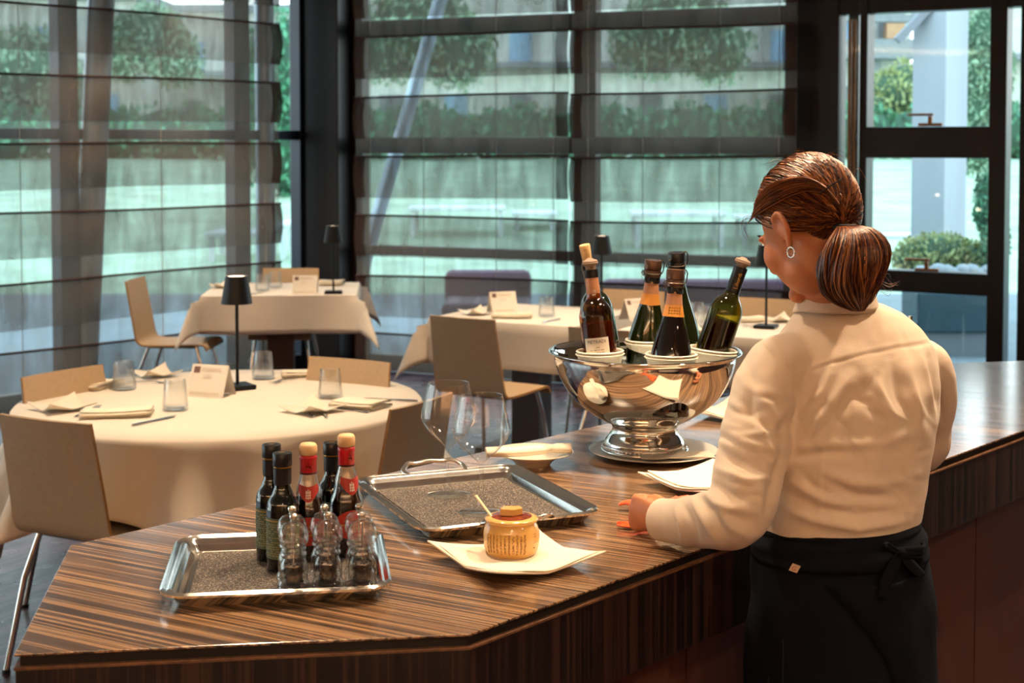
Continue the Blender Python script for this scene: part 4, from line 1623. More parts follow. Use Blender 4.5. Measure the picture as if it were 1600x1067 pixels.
def cup(c, tilt_dir, tilt, r=.055, label=''):
    """two nested cream oval cups holding a bottle in the ice"""
    root = empty('bottle_cup', c, 0, label, 'cup', 'cream cups around the bottles')
    ax = Vector((tilt_dir[0] * math.sin(tilt), tilt_dir[1] * math.sin(tilt), math.cos(tilt)))
    root.rotation_mode = 'QUATERNION'
    root.rotation_quaternion = Vector((0, 0, 1)).rotation_difference(ax)
    pro = lambda d: [(0, -.06), (r * .72, -.06), (r * .80, -.045), (r * .93, -.008), (r, -.002), (r + .002, 0), (r, .0018), (r - .004, .0008), (r * .88, -.006), (r * .76, -.044), (0, -.055)]
    MB().lathe(pro(0), 40).build('inner_cup', MT['china'], root, smooth=40)
    m = MB().lathe([(r * .85, -.045), (r * .95, -.014), (r + .001, -.0085), (r + .0035, -.0065), (r + .001, -.0048), (r * .97, -.006)], 40)
    m.build('outer_cup', MT['china'], root, smooth=40)
    return root


# cups, axis hits the bowl inside
def pair(kind, base_px, top_px, Yb, Yt, blabel, clabel=None, cup_px=None, r=.055, foot_z=1.115):
    """bottle whose axis passes through the two pixels at the given depths; slides down to foot_z"""
    pb_, pt_ = yp(base_px[0], base_px[1], Yb), yp(top_px[0], top_px[1], Yt)
    d = (pt_ - pb_).normalized()
    Ls = {'amber': .323, 'green': .323, 'cork': .345}.get(kind, .3208)
    base = pt_ - d * Ls
    o = wbottle(kind, blabel)
    place_tilt(o, base, pt_)
    print('bottle', kind, 'base', base)
    if clabel:
        cpos = base + d * ((cup_px[1] - base.z) / d.z)
        cc_ = cup(cpos, (d.x, d.y), math.acos(d.z) * cup_px[0], r, clabel)
    return o, base, d


bY = BC.y
pair('cork', (939, 520), (913, 382), bY + .085, bY + .06, 'opened wine bottle with a tall cork standing behind the white labelled one')
o, base, d = pair('amber', (937, 545), (921, 403), bY - .055, bY - .045, 'amber wine bottle with rubber stopper and ivory label, leaning left',
                  'cream double rimmed cup around the leaning amber bottle, at the left of the bowl', (1.5, RIM + .006), .052)
lb = curved_label(.0382, .085, .148, PI * 1.5 - .95, PI * 1.5 + .55, dz=None).build('label', MT['lab_wh'], o, smooth=60)
letters('PIETRADI', .0105, lambda x, y: (.0388 * math.cos(PI * 1.5 - .2 + x / .0388), .0388 * math.sin(PI * 1.5 - .2 + x / .0388), .136 + y), MT['ink'], lb)
text_rows(.0388, .100, .130, PI * 1.5 - .6, PI * 1.5 + .2, 5, .0006, random.Random(8)).build('small_print', MT['ink'], lb)
letters('18', .010, lambda x, y: (.0158 * math.cos(PI * 1.5 + x / .0158), .0158 * math.sin(PI * 1.5 + x / .0158), .246 + y), MT['lab_wh'], o, 'year_print')
letters('95', .010, lambda x, y: (.0158 * math.cos(PI * 1.5 + x / .0158), .0158 * math.sin(PI * 1.5 + x / .0158), .236 + y), MT['lab_wh'], o, 'year_print')
pair('back', (1062, 520), (1057, 394), bY + .13, bY + .115, 'dark sparkling wine bottle with lever clasp, hidden behind the front one')
pair('mid', (1012, 520), (1021, 406), bY + .10, bY + .09, 'dark sparkling wine bottle with orange neck band, clasp and flat cap',
     'cream double rimmed cup around the rear orange necked bottle', (.5, RIM + .010), .050)
pair('front', (1049, 548), (1056, 421), bY - .115, bY - .10, 'black sparkling wine bottle with gold cap, nearest in the bowl',
     'cream double rimmed cup around the nearest black bottle', (1.0, RIM + .008), .0555)
o, base, d = pair('green', (1114, 545), (1163, 402), bY - .01, bY - .01, 'green wine bottle with rubber stopper leaning to the right',
                  'cream double rimmed cup around the green bottle leaning right', (1.0, RIM + .004), .054)
letters('Libardi', .0135, lambda x, y: (.0163 * math.cos(PI * 1.5 + .1 - (y - .004) / .0163), .0163 * math.sin(PI * 1.5 + .1 - (y - .004) / .0163), .268 + x), MT['gold'], o, 'script_lettering')
# ============================================================ TABLES
TZ = .75


def square_drop(half, R0, phi, a):
    return min(half / max(abs(math.cos(a - phi)), 1e-4), half / max(abs(math.sin(a - phi)), 1e-4)) - R0


# ---------------- round table
ctr = (zp(343, 690, TZ) + zp(343, 577, TZ)) / 2
RT = Vector((zp(343, 628, TZ).x, ctr.y, 0))
RR = abs(zp(343, 690, TZ).y - zp(343, 577, TZ).y) / 2 - .015
print('round table', RT, RR)
root = empty('round_table', RT, 0, 'big round dining table under a white cloth, left of the bar', 'table')
MB().lathe([(0, TZ - .035), (RR - .01, TZ - .035), (RR - .01, TZ - .005), (0, TZ - .005)], 64).build('tabletop', MT['pedestal'], root, smooth=40)
MB().box((0, 0, .38), (.14, .14, .70)).build('pedestal', MT['pedestal'], root, bevel=.004)
MB().box((0, 0, .012), (.6, .6, .022)).build('base_plate', MT['black'], root, bevel=.004)
cm = MB()
NA, NR_, ND = 240, 6, 22
PHI = math.radians(205)                          # one cloth corner points here
rnd = random.Random(21)
folds = [(rnd.uniform(0, 2 * PI), rnd.uniform(.06, .16), rnd.uniform(.4, 1.0)) for _ in range(17)]


def cloth_r(a, s_, drop):
    w = 0
    for fa_, wd, am in folds:
        d = (a - fa_ + PI) % (2 * PI) - PI
        w += am * math.exp(-(d / wd) ** 2)
    cn = abs(math.cos(2 * (a - PHI - PI / 4)))   # 0 at the cloth corners ... 1 mid sides
    corner = (1 - cn) ** 2
    return RR + .008 * math.sin(min(1, s_ * 12) * PI / 2) + s_ * drop * (.02 + .42 * w * (.4 + s_)) + .05 * corner * s_ * math.sin((a - PHI) * 9)


vs, fs = [], []
rows = []
for k in range(NR_):
    r = (RR - .002) * (k / (NR_ - 1))
    rows.append([(r * math.cos(2 * PI * j / NA), r * math.sin(2 * PI * j / NA), TZ + .001) for j in range(NA)])
for k in range(1, ND + 1):
    s_ = k / ND
    row = []
    for j in range(NA):
        a = 2 * PI * j / NA
        drop = min(square_drop(1.0, RR, PHI + PI / 4, a), .60)
        # smooth the corner
        r = cloth_r(a, s_, drop)
        z = TZ + .001 - s_ * drop + (.006 if k == 1 else 0) * 0
        if k == 1: r, z = RR + .006, TZ - .008
        row.append((r * math.cos(a), r * math.sin(a), z))
    rows.append(row)
cm.loft([[Vector(p) for p in r] for r in rows], cap=False)
o = cm.build('tablecloth', MT['cloth'], None, smooth=70)
md = o.modifiers.new('t', 'SOLIDIFY'); md.thickness = .002
o.location = RT
tag(o, 'large white cloth draped over the round table, hanging in folds', 'tablecloth', 'white tablecloths')


# ---------------- rectangular tables
def rect_table(name, fl, fr, depth, label, clabel, over=.26, seed=1, post_px=None):
    """fl, fr: front corners of the top; depth away from the camera"""
    u = (fr - fl); w = u.length; u.normalize()
    n = Vector((-u.y, u.x, 0))
    c = (fl + fr) / 2 + n * depth / 2
    rz = math.atan2(u.y, u.x)
    root = empty(name, (c.x, c.y, 0), rz, label, 'table')
    MB().box((0, 0, TZ - .02), (w - .01, depth - .01, .03)).build('tabletop', MT['pedestal'], root, bevel=.003)
    MB().box((-.02, 0, .37), (.17, .17, .70)).build('pedestal', MT['pedestal'], root, bevel=.004)
    MB().box((0, 0, .012), (.5, .5, .022)).build('base_plate', MT['black'], root, bevel=.004)
    # cloth: grid where the overhang folds down; corners hang as points
    rnd = random.Random(seed)
    N = 41
    m = MB()
    hw, hd = w / 2, depth / 2
    f = [rnd.uniform(0, 6) for _ in range(6)]
    def coord(t, half):
        # t in 0..1 spans -(half+over) .. (half+over)
        return -half - over + t * 2 * (half + over)
    def fn(i, j):
        X, Y = coord(i, hw), coord(j, hd)
        ex, ey = max(0, abs(X) - hw), max(0, abs(Y) - hd)
        sx, sy = (1 if X > 0 else -1), (1 if Y > 0 else -1)
        x, y = max(-hw, min(hw, X)), max(-hd, min(hd, Y))
        z = TZ + .001
        if ex > 0 and ey > 0:
            # corner: the two flaps fold outwards along the diagonal
            d = math.hypot(ex, ey)
            z -= d * .97
            th = math.atan2(ey, ex)                      # 0 along x flap .. 90 along y flap
            bulge = math.sin(2 * th)
            x += sx * (.012 + .42 * bulge * d * math.cos(th) * 1.0 + .03 * bulge)
            y += sy * (.012 + .42 * bulge * d * math.sin(th) * 1.0 + .03 * bulge)
        elif ex > 0:
            z -= ex
            x += sx * (.010 + .018 * ex / over * math.sin(Y * 8 + f[0]) + .01 * ex / over)
        elif ey > 0:
            z -= ey
            y += sy * (.010 + .018 * ey / over * math.sin(X * 8 + f[1]) + .01 * ey / over)
        return (x, y, z)
    ts = lambda half: sorted(set(list(np.linspace(0, over / (2 * (half + over)), 9)) + list(np.linspace(over / (2 * (half + over)), 1 - over / (2 * (half + over)), 14)) + list(np.linspace(1 - over / (2 * (half + over)), 1, 9))))
    tx, ty = ts(hw), ts(hd)
    vs = [fn(a, b) for b in ty for a in tx]
    nx = len(tx)
    fs = [(j * nx + i, j * nx + i + 1, (j + 1) * nx + i + 1, (j + 1) * nx + i) for j in range(len(ty) - 1) for i in range(nx - 1)]
    m.add(vs, fs)
    o = m.build('tablecloth', MT['cloth'], None, smooth=60)
    md = o.modifiers.new('t', 'SOLIDIFY'); md.thickness = .002
    o.location = (c.x, c.y, 0)
    o.rotation_euler = (0, 0, rz)
    tag(o, clabel, 'tablecloth', 'white tablecloths')
    return c, u, n


FT = rect_table('square_table', zp(313, 463, TZ), zp(557, 461, TZ), .85, 'small square table in the window corner under a white cloth',
                'white cloth with pointed corners on the small square table in the window corner', .24, 3)
RA = rect_table('square_table', zp(672, 497, TZ), zp(893, 511, TZ), .86, 'square table in the middle under a white cloth, behind the lone tan chair',
                'white cloth on the middle square table, behind the lone tan chair', .25, 5)
fl = RA[0] + RA[1] * .47 - RA[2] * .43 + RA[1] * .22
fl.z = TZ
RB = rect_table('square_table', fl, fl + RA[1] * 1.25, .86, 'square table behind the steel bowl and the waitress, under a white cloth',
                'white cloth on the table behind the steel bowl and the waitress', .25, 8)


# ============================================================ CHAIRS
def chair():
    root = empty('dining_chair')
    # one bent shell: front lip, seat, bend, back.  local +y = forward (where a sitter looks)
    path = [(.225, .415), (.215, .440), (.19, .452), (.10, .449), (-.08, .444), (-.17, .446), (-.205, .462), (-.222, .50), (-.240, .60), (-.262, .72), (-.285, .845)]
    sm = smoothprof([Vector((0, a, b_)) for a, b_ in path], 4)
    m = MB()
    n = len(sm)
    W = .40
    nu = 9
    top, bot = [], []
    th = .011
    for i, p in enumerate(sm):
        t = (sm[min(i + 1, n - 1)] - sm[max(i - 1, 0)]).normalized()
        nn = Vector((0, -t.z, t.y)) * 1.0
        nn = Vector((0, t.z, -t.y))
        bend = .016 * max(0, (p.z - .5) / .35) if p.z > .5 else 0
        w = W - (.03 * max(0, (p.z - .5) / .35) if p.z > .5 else 0) + .01
        for arr, s_ in ((top, -.5), (bot, .5)):
            arr.append([Vector(((k / (nu - 1) - .5) * w, p.y + nn.y * th * s_ - bend * (1 - (2 * k / (nu - 1) - 1) ** 2), p.z + nn.z * th * s_)) for k in range(nu)])
    m.loft([a + b_[::-1] for a, b_ in zip(top, bot)], cap=True)
    m.build('seat_shell', MT['chair'], root, smooth=35)
    # lighter ply edge strips left and right and over the top
    for s_ in (0, -1):
        e = MB()
        r = []
        for a, b_ in zip(top, bot):
            dx = -.0015 if s_ == 0 else .0015
            p, q = a[s_], b_[s_]
            r.append([p + Vector((dx, 0, 0)), q + Vector((dx, 0, 0)), q - Vector((dx, 0, 0)), p - Vector((dx, 0, 0))])
        e.loft(r)
        e.build('ply_edge', MT['chair_edge'], root)
    for sx in (-1, 1):
        MB().tube([(sx * .165, .15, .440), (sx * .185, .19, .30), (sx * .205, .225, .008)], .0105, 10).build('leg', MT['chrome'], root, smooth=50)
        MB().tube([(sx * .165, -.15, .438), (sx * .185, -.20, .30), (sx * .205, -.265, .008)], .0105, 10).build('leg', MT['chrome'], root, smooth=50)
        for y in (.225, -.265):
            MB().lathe([(0, 0), (.014, 0), (.014, .010), (.010, .012), (0, .012)], 10, (sx * .205, y, 0)).build('foot_cap', MT['black'], root)
    MB().box((0, 0, .433), (.35, .30, .010)).build('under_frame', MT['black'], root)
    return root


GC = 'tan shell dining chairs'
ch = chair()
CH_DONE = [0]


def put_chair(bl, br_, label, mat=None):
    """bl, br_: left and right top back corners as seen when looking along the sitter's gaze"""
    o = ch if CH_DONE[0] == 0 else copy_tree(ch)
    CH_DONE[0] += 1
    u = (br_ - bl); u.z = 0
    u.normalize()
    f = Vector((-u.y, u.x, 0))
    c = (bl + br_) / 2 + f * .285
    o.location = (c.x, c.y, 0)
    o.rotation_euler = (0, 0, math.atan2(u.y, u.x))
    tag(o, label, 'chair', GC)
    print('chair', label[:30], o.location)
    return o


def two(px0, py0, px1, py1, z=.845):
    return zp(px0, py0, z), zp(px1, py1, z)


a, b_ = two(0, 646, 143, 663)
put_chair(a, b_, 'tan shell chair nearest the camera at the left edge, back towards the camera')
# chair right of the round table: back seen from the right side
a, b_ = two(604, 641, 672, 612)
a = zp(608, 641, .845)
put_chair(a, a + Vector((.19, .35, 0)), 'tan shell chair at the right side of the round table, behind the wine glasses')
a, b_ = two(160, 569, 32, 590)
put_chair(a, b_, 'tan shell chair at the far left side of the round table')
a, b_ = two(615, 567, 480, 556)
put_chair(a, b_, 'tan shell chair at the far right side of the round table')
# far table
p = zp(196, 440, .845)
p2 = p + Vector((.02, .40, 0))
put_chair(p + Vector((.02, .38, 0)), p, 'tan shell chair seen from the side, left of the small corner table')
a, b_ = two(505, 419, 404, 419)
put_chair(a, b_, 'tan shell chair behind the small corner table')
# right tables
a, b_ = two(670, 492, 776, 500)
put_chair(a, b_, 'lone tan shell chair in front of the middle table, back towards the camera')
a = zp(887, 510, .845)
put_chair(a, a + Vector((.34, -.2, 0)), 'tan shell chair half hidden behind the steel bowl')
a, b_ = two(1042, 456, 940, 451)
put_chair(a, b_, 'tan shell chair on the far side of the tables, behind the bottles')
a, b_ = two(1262, 470, 1150, 464)
put_chair(a, b_, 'tan shell chair on the far side of the tables, beside the face of the waitress')


# ============================================================ TABLE LAMPS
MT['lampglow'] = emit('warm lamp diffuser', (1, .80, .58, 1), 3.0)


def table_lamp():
    root = empty('table_lamp')
    MB().box((0, 0, .009), (.11, .11, .016)).build('base', MT['black'], root, bevel=.003)
    MB().tube([(0, 0, .016), (0, 0, .36)], .0065, 12).build('pole', MT['black'], root, smooth=50)
    sh = MB()
    sh.lathe([(.058, .325), (.0595, .325), (.041, .431), (.0395, .431), (.0575, .327)], 40)
    sh.build('lamp_shade', MT['black'], root, smooth=40)
    MB().lathe([(0, .418), (.0405, .418), (.0402, .427), (0, .427)], 32).build('top_diffuser', MT['lampglow'], root, smooth=40)
    MB().lathe([(0, .352), (.050, .352), (.050, .358), (0, .358)], 32).build('lower_diffuser', MT['lampglow'], root, smooth=40)
    return root


tl_ = table_lamp()
GL = 'black table lamps'
for k, (pos, lb, s_) in enumerate(((zp(371, 608, TZ), 'black table lamp with a cone shade on the round table', 1.02),
                                   (zp(521, 459, TZ), 'black table lamp on the small corner table', 1.0),
                                   (zp(940, 487, TZ), 'black table lamp on the middle table, behind the bottle with the tall cork', 1.0),
                                   (zp(1197, 513, TZ), 'black table lamp behind the face of the waitress', 1.0))):
    o = tl_ if k == 0 else copy_tree(tl_)
    o.location = (pos.x, pos.y, TZ + .002)
    o.rotation_euler = (0, 0, [.55, .1, -.3, -.4][k])
    o.scale = (s_, s_, s_)
    tag(o, lb, 'lamp', GL)
    print('lamp', pos)
    for zz, tgt in ((.345, 0), (.43, 2)):
        d = bpy.data.lights.new('lamp_bulb', 'POINT')
        d.energy = .9 if zz < .4 else .15
        d.color = (1, .76, .5)
        d.shadow_soft_size = .02
        lo = bpy.data.objects.new('lamp_bulb', d)
        COL.objects.link(lo)
        lo.parent = o
        lo.location = (0, 0, zz - .004 if zz < .4 else zz + .006)

# ============================================================ TABLE CARDS
def tent_card():
    root = empty('menu_card')
    W_, Hh, D_ = .155, .115, .050
    m = MB()
    m.add([(-W_ / 2, -D_, 0), (W_ / 2, -D_, 0), (W_ / 2, 0, Hh), (-W_ / 2, 0, Hh), (W_ / 2, D_, 0), (-W_ / 2, D_, 0)],
          [(0, 1, 2, 3), (3, 2, 4, 5)])
    m.build('folded_card', MT['paper'], root, solid=.0006)
    # print on the front face; local (x, t) on the slope
    sl = math.hypot(D_, Hh)
    nrm = Vector((0, -Hh, D_)).normalized() * .0009
    def q(x0, x1, t0, t1):
        f = lambda x, t: Vector((x, -D_ * (1 - t), Hh * t)) + nrm
        return [f(x0, t0), f(x1, t0), f(x1, t1), f(x0, t1)]
    MB().add(q(-.066, -.040, .73, .93), [(0, 1, 2, 3)]).build('logo_square', MT['print'], root)
    MB().add(q(-.035, .050, .78, .90), [(0, 1, 2, 3)]).build('title_bar', MT['print_l'], root)
    mm = MB()
    for t0, a, b_ in ((.68, -.028, .010), (.62, -.024, .018), (.56, -.030, .012)):
        mm.add(q(a, b_, t0, t0 + .018), [(0, 1, 2, 3)])
    mm.build('text_lines', MT['print_l'], root)
    MB().add(q(-.066, .058, .06, .15), [(0, 1, 2, 3)]).build('footer_bar', MT['print_l'], root)
    return root


tc_ = tent_card()
GT = 'white tent cards on the tables'
cards = [(zp(330, 618, TZ), -.32, 1.0, 'white tent card standing on the round table beside the lamp'),
         (zp(477, 459, TZ), .05, 1.0, 'white tent card on the small corner table'),
         (zp(785, 488, TZ), .35, 1.0, 'white tent card on the middle table'),
         (zp(993, 500, TZ), .6, 1.0, 'white tent card behind the bottles in the steel bowl')]
for k, (p, rz, s_, lb) in enumerate(cards):
    o = tc_ if k == 0 else copy_tree(tc_)
    o.location = (p.x, p.y, TZ + .0025)
    o.rotation_euler = (0, 0, rz)
    o.scale = (s_, s_, s_)
    tag(o, lb, 'card', GT)


# ============================================================ TUMBLERS
def tumbler():
    r0, r1, h = .046, .037, .108
    m = MB()
    m.lathe([(0, 0), (.040, 0), (.0445, .003), (r0, .012), (r1, h), (r1 - .0012, h), (r0 - .0018, .014), (.036, .010), (0, .009)], 36)
    return m.build('water_glass', MT['tumbler'], None, smooth=40)


tg = tumbler()
GG = 'clear water tumblers on the tables'
tum = [((194, 609), 'clear tumbler on the round table, the farthest left'), ((274, 641), 'clear tumbler on the round table, nearest, in front of the card'),
       ((411, 592), 'clear tumbler on the round table behind the lamp'), ((516, 622), 'clear tumbler on the round table, the farthest right'),
       ((410, 455), 'clear tumbler on the corner table, left of its twin'), ((430, 450), 'clear tumbler on the corner table, beside the card'),
       ((854, 495), 'clear tumbler on the middle table, between the lone chair and the bottles'), ((1089, 505), 'clear tumbler behind the bottles, left of the green bottle'),
       ((1100, 512), 'clear tumbler directly left of the green bottle, the nearer of two')]
for k, ((px, py), lb) in enumerate(tum):
    p = zp(px, py, TZ)
    o = tg if k == 0 else tg.copy()
    if k: COL.objects.link(o)
    o.location = (p.x, p.y, TZ + .0025)
    o.rotation_euler = (0, 0, k)
    tag(o, lb, 'glass', GG)

# ============================================================ SIDE PLATES, NAPKINS, CUTLERY
GPL = 'cream wavy side plates on the tables'


def side_plate(p, rz, label, w=.15):
    w = w * .78
    n = 17
    m = MB()
    def ft(u, v):
        x, y = (u - .5) * w, (v - .5) * w
        c = abs(x * y) / (w * w / 4)
        s_ = 1 if x * y > 0 else .45
        e = .12 * (1 - (2 * v - 1) ** 2) * abs(2 * u - 1) ** 6
        e2 = .12 * (1 - (2 * u - 1) ** 2) * abs(2 * v - 1) ** 6
        return (x * (1 - e), y * (1 - e2), .004 + .030 * s_ * c ** 1.1 + .008 * (2 * abs(v - .5)) ** 3)
    m.grid(n, n, ft)
    o = m.build('side_plate', MT['china'], None, smooth=70)
    md = o.modifiers.new('t', 'SOLIDIFY'); md.thickness = .003; md.offset = -1
    MB().lathe([(.02, 0), (.028, 0), (.026, .004), (.018, .004)], 16).build('foot_ring', MT['china'], o)
    o.location = (p.x, p.y, TZ + .0028)
    o.rotation_euler = (0, 0, rz)
    return tag(o, label, 'plate', GPL)


sp0 = side_plate(zp(98, 641, TZ), .75, 'wavy cream side plate at the left front of the round table', .235)
side_plate(zp(245, 589, TZ), .7, 'wavy cream side plate at the back of the round table, left of the card', .20)
side_plate(zp(488, 644, TZ), .85, 'wavy cream side plate at the right front of the round table', .23)
side_plate(zp(560, 590, TZ), .6, 'wavy cream side plate at the far right of the round table', .18)
side_plate(zp(345, 450, TZ), .6, 'wavy cream side plate on the corner table', .16)
side_plate(zp(745, 492, TZ), .6, 'wavy cream side plate on the middle table, left of the card', .2)
side_plate(zp(1085, 521, TZ), .6, 'wavy cream side plate behind the bottles, near the green bottle', .2)
side_plate(zp(1222, 503, TZ), .5, 'wavy cream side plate beside the lamp behind the waitress', .2)

GN = 'folded cream napkins on the tables'


def fold_napkin(p, rz, w, h, label, th=.022):
    """napkin folded in three: rounded spine on one long side, layered on the other"""
    m = MB()
    path = []
    L = 4
    for k in range(L):
        z = .003 + th * k / (L - 1)
        a, b_ = (-h / 2, h / 2 - .004 * k) if k % 2 == 0 else (h / 2 - .004 * (k - 1), -h / 2 + .002 * k)
        path.append((a, z)); path.append(((a + b_) / 2, z + .0015)); path.append((b_, z))
        if k < L - 1:
            path.append((b_ + (.004 if b_ > a else -.004), z + th / (L - 1) / 2))
    sm = smoothprof([Vector((0, a, b_)) for a, b_ in path], 4)
    sk = .08
    m.grid(12, len(sm), lambda u, v: ((u - .5) * w + sk * sm[int(round(v * (len(sm) - 1)))].y, sm[int(round(v * (len(sm) - 1)))].y + .002 * math.sin(u * 7),
                                      sm[int(round(v * (len(sm) - 1)))].z * (1 - .12 * math.sin(u * PI * 1.2))))
    o = m.build('napkin', MT['napkin'], None, smooth=60)
    md = o.modifiers.new('t', 'SOLIDIFY'); md.thickness = .0016
    o.location = (p.x, p.y, TZ + .0025)
    o.rotation_euler = (0, 0, rz)
    return tag(o, label, 'napkin', GN)


fold_napkin(zp(183, 651, TZ), .20, .24, .10, 'folded cream napkin at the left front edge of the round table')
fold_napkin(zp(152, 606, TZ), -.35, .13, .16, 'folded cream napkin left of the farthest left tumbler')
fold_napkin(zp(485, 588, TZ), .30, .24, .09, 'long folded cream napkin at the back right of the round table')
fold_napkin(zp(563, 637, TZ), -.45, .18, .12, 'folded cream napkin at the right edge of the round table')
fold_napkin(zp(518, 446, TZ), 0, .16, .12, 'folded cream napkin behind the lamp on the corner table', .03)
fold_napkin(zp(800, 497, TZ), .0, .22, .10, 'folded cream napkin on the middle table behind the lone chair')
fold_napkin(zp(1172, 503, TZ), .3, .14, .10, 'folded cream napkin left of the lamp behind the waitress')
MT['steel'] = P('brushed cutlery steel', '#b9bcc0', .16, metal=1, var=.05)
GK = 'steel cutlery on the tables'


def knife():
    m = MB()
    rings = []
    for y, w, t in ((0, .0045, .003), (.01, .006, .004), (.08, .005, .003), (.095, .0045, .0022), (.11, .009, .0014), (.17, .010, .001), (.20, .007, .0008), (.212, .001, .0006)):
        rings.append([Vector((w * math.cos(a), y - .1, .003 + t * math.sin(a))) for a in np.linspace(0, 2 * PI, 9)[:-1]])
    m.loft(rings)
    return m.build('table_knife', MT['steel'], None, smooth=40)


def fork():
    m = MB()
    rings = []
    for y, w, t, z in ((0, .0055, .002, .003), (.05, .005, .002, .004), (.10, .003, .002, .006), (.125, .0035, .0018, .008), (.135, .010, .0014, .006), (.150, .012, .0012, .003)):
        rings.append([Vector((w * math.cos(a), y - .1, z + t * math.sin(a))) for a in np.linspace(0, 2 * PI, 9)[:-1]])
    m.loft(rings)
    for k in range(4):
        x = -.0095 + k * .00633
        m.tube([(x, .046, .0035), (x, .070, .0035), (x * .97, .094, .009)], [.0019, .0017, .0009], 6)
    return m.build('table_fork', MT['steel'], None, smooth=40)


kn, fk = knife(), fork()
kk = [0, 0]


def cut(which, a, b_, label, dz=0.0):
    """a = handle end, b = tip, as pixels on the table plane"""
    i = 0 if which == 'k' else 1
    src = (kn, fk)[i]
    pa, pb = zp(a[0], a[1], TZ), zp(b_[0], b_[1], TZ)
    o = src if kk[i] == 0 else src.copy()
    if kk[i]: COL.objects.link(o)
    kk[i] += 1
    c = (pa + pb) / 2
    d = pb - pa
    o.location = (c.x, c.y, TZ + .003 + dz)
    o.rotation_euler = (0, 0, math.atan2(d.y, d.x) - PI / 2)
    tag(o, label, 'knife' if i == 0 else 'fork', GK)


cut('k', (201, 668), (276, 651), 'steel knife at the left front edge of the round table, right of the napkin')
cut('f', (100, 660), (172, 631), 'steel fork between side plate and napkin at the left front of the round table')
cut('k', (74, 607), (140, 609), 'steel knife at the far left of the round table, left of the napkin')
cut('f', (205, 598), (262, 600), 'steel fork in front of the rear side plate of the round table')
cut('f', (500, 660), (462, 631), 'steel fork behind the right front side plate, the left one')
cut('f', (520, 662), (484, 631), 'steel fork behind the right front side plate, the right one')
cut('k', (575, 646), (515, 637), 'steel knife between side plate and napkin at the right of the round table')
cut('k', (640, 628), (585, 625), 'steel knife at the right rim of the round table')
cut('f', (462, 592), (428, 600), 'steel fork left of the long napkin at the back of the round table')
cut('k', (836, 508), (885, 497), 'steel knife on the middle table, in front of the tumbler')
cut('k', (385, 462), (405, 459), 'steel knife on the corner table')
# ============================================================ THE WAITRESS
def pz(px, Y, z):
    """world point in image column px, at depth Y and height z"""
    return Vector(((px - 800) / FPX * (Y * CT + (CAMH - z) * ST), Y, z))


def topx(p):
    x, y, z = p[0], p[1], p[2] - CAMH
    dpt = y * CT - z * ST
    return 800 + FPX * x / dpt, PROW - FPX * (y * ST + z * CT) / dpt


MT['skin'] = P('warm skin', '#b9764e', .48, var=.06, vs=30, sss=.12, bump=.08, bs=300)
MT['hair'] = [P('auburn hair', '#6a3b1e', .38, spec=.5, var=.2), P('copper hair', '#9c6234', .38, spec=.5, var=.2), P('dark brown hair', '#37150a', .4, spec=.5, var=.2)]
MT['hair_in'] = P('dark hair underlayer', '#1d0d08', .6, var=.2)
MT['shirt'] = P('off white cotton shirt', '#cdbba6', .88, sheen=.15, var=.02, bump=.10, bs=420)
MT['apron'] = P('near black apron cotton', '#0b0d14', .95, spec=.15, var=.15, bump=.15, bs=300)
MT['trouser'] = P('black trousers', '#0d0e12', .9)
MT['shoe'] = P('black leather shoe', '#0b0b0d', .35)
MT['orange'] = P('orange microfibre cloth', '#e8571f', .95, sheen=.3, var=.06)

ROOT = pz(1313, 2.55, 0.0)
ROOT.z = 0
person = empty('person', ROOT, 0, 'woman in off white shirt and black apron wiping the bar, seen from behind', 'person')
TR = Vector((.89, .456, 0)).normalized()          # towards her right side
TF = Vector((-TR.y, TR.x, 0))                     # where the torso faces


def ering(c, a, b, n=28, R=TR, F=TF, e=2.0, up=None, back=1.0):
    out = []
    for k in range(n):
        t = 2 * PI * k / n
        cx, sy = math.cos(t), math.sin(t)
        rx = abs(cx) ** (2 / e) * (1 if cx > 0 else -1)
        ry = abs(sy) ** (2 / e) * (1 if sy > 0 else -1)
        out.append(c + R * (a * rx) + F * (b * ry * (back if ry < 0 else 1)))
    return out


def limb(pts, rad, n=20):
    """closed loft along a 3-D path"""
    sm, rr = [], []
    P4 = [Vector((*p, r)) for p, r in zip([tuple(q) for q in pts], rad)]
    Q = [P4[0]] + P4 + [P4[-1]]
    for i in range(1, len(Q) - 2):
        a, b, c, d = Q[i - 1], Q[i], Q[i + 1], Q[i + 2]
        for k in range(6):
            t = k / 6
            v = 0.5 * ((2 * b) + (c - a) * t + (2 * a - 5 * b + 4 * c - d) * t * t + (3 * b - a - 3 * c + d) * t ** 3)
            sm.append(Vector(v[:3])); rr.append(v[3])
    sm.append(Vector(P4[-1][:3])); rr.append(P4[-1][3])
    return sm, rr


def fuse(mb, voxel, it=6, fac=.5):
    me = bpy.data.meshes.new('tmp')
    me.from_pydata([tuple(v) for v in mb.v], [], mb.f)
    bm = bmesh.new(); bm.from_mesh(me)
    bmesh.ops.recalc_face_normals(bm, faces=bm.faces)
    bm.to_mesh(me); bm.free()
    o = bpy.data.objects.new('tmp', me)
    COL.objects.link(o)
    r = o.modifiers.new('r', 'REMESH'); r.mode = 'VOXEL'; r.voxel_size = voxel; r.adaptivity = 0
    s = o.modifiers.new('s', 'SMOOTH'); s.factor = fac; s.iterations = it
    bpy.context.view_layer.update()
    dg = bpy.context.evaluated_depsgraph_get()
    out = bpy.data.meshes.new_from_object(o.evaluated_get(dg))
    bpy.data.objects.remove(o)
    bpy.data.meshes.remove(me)
    return out


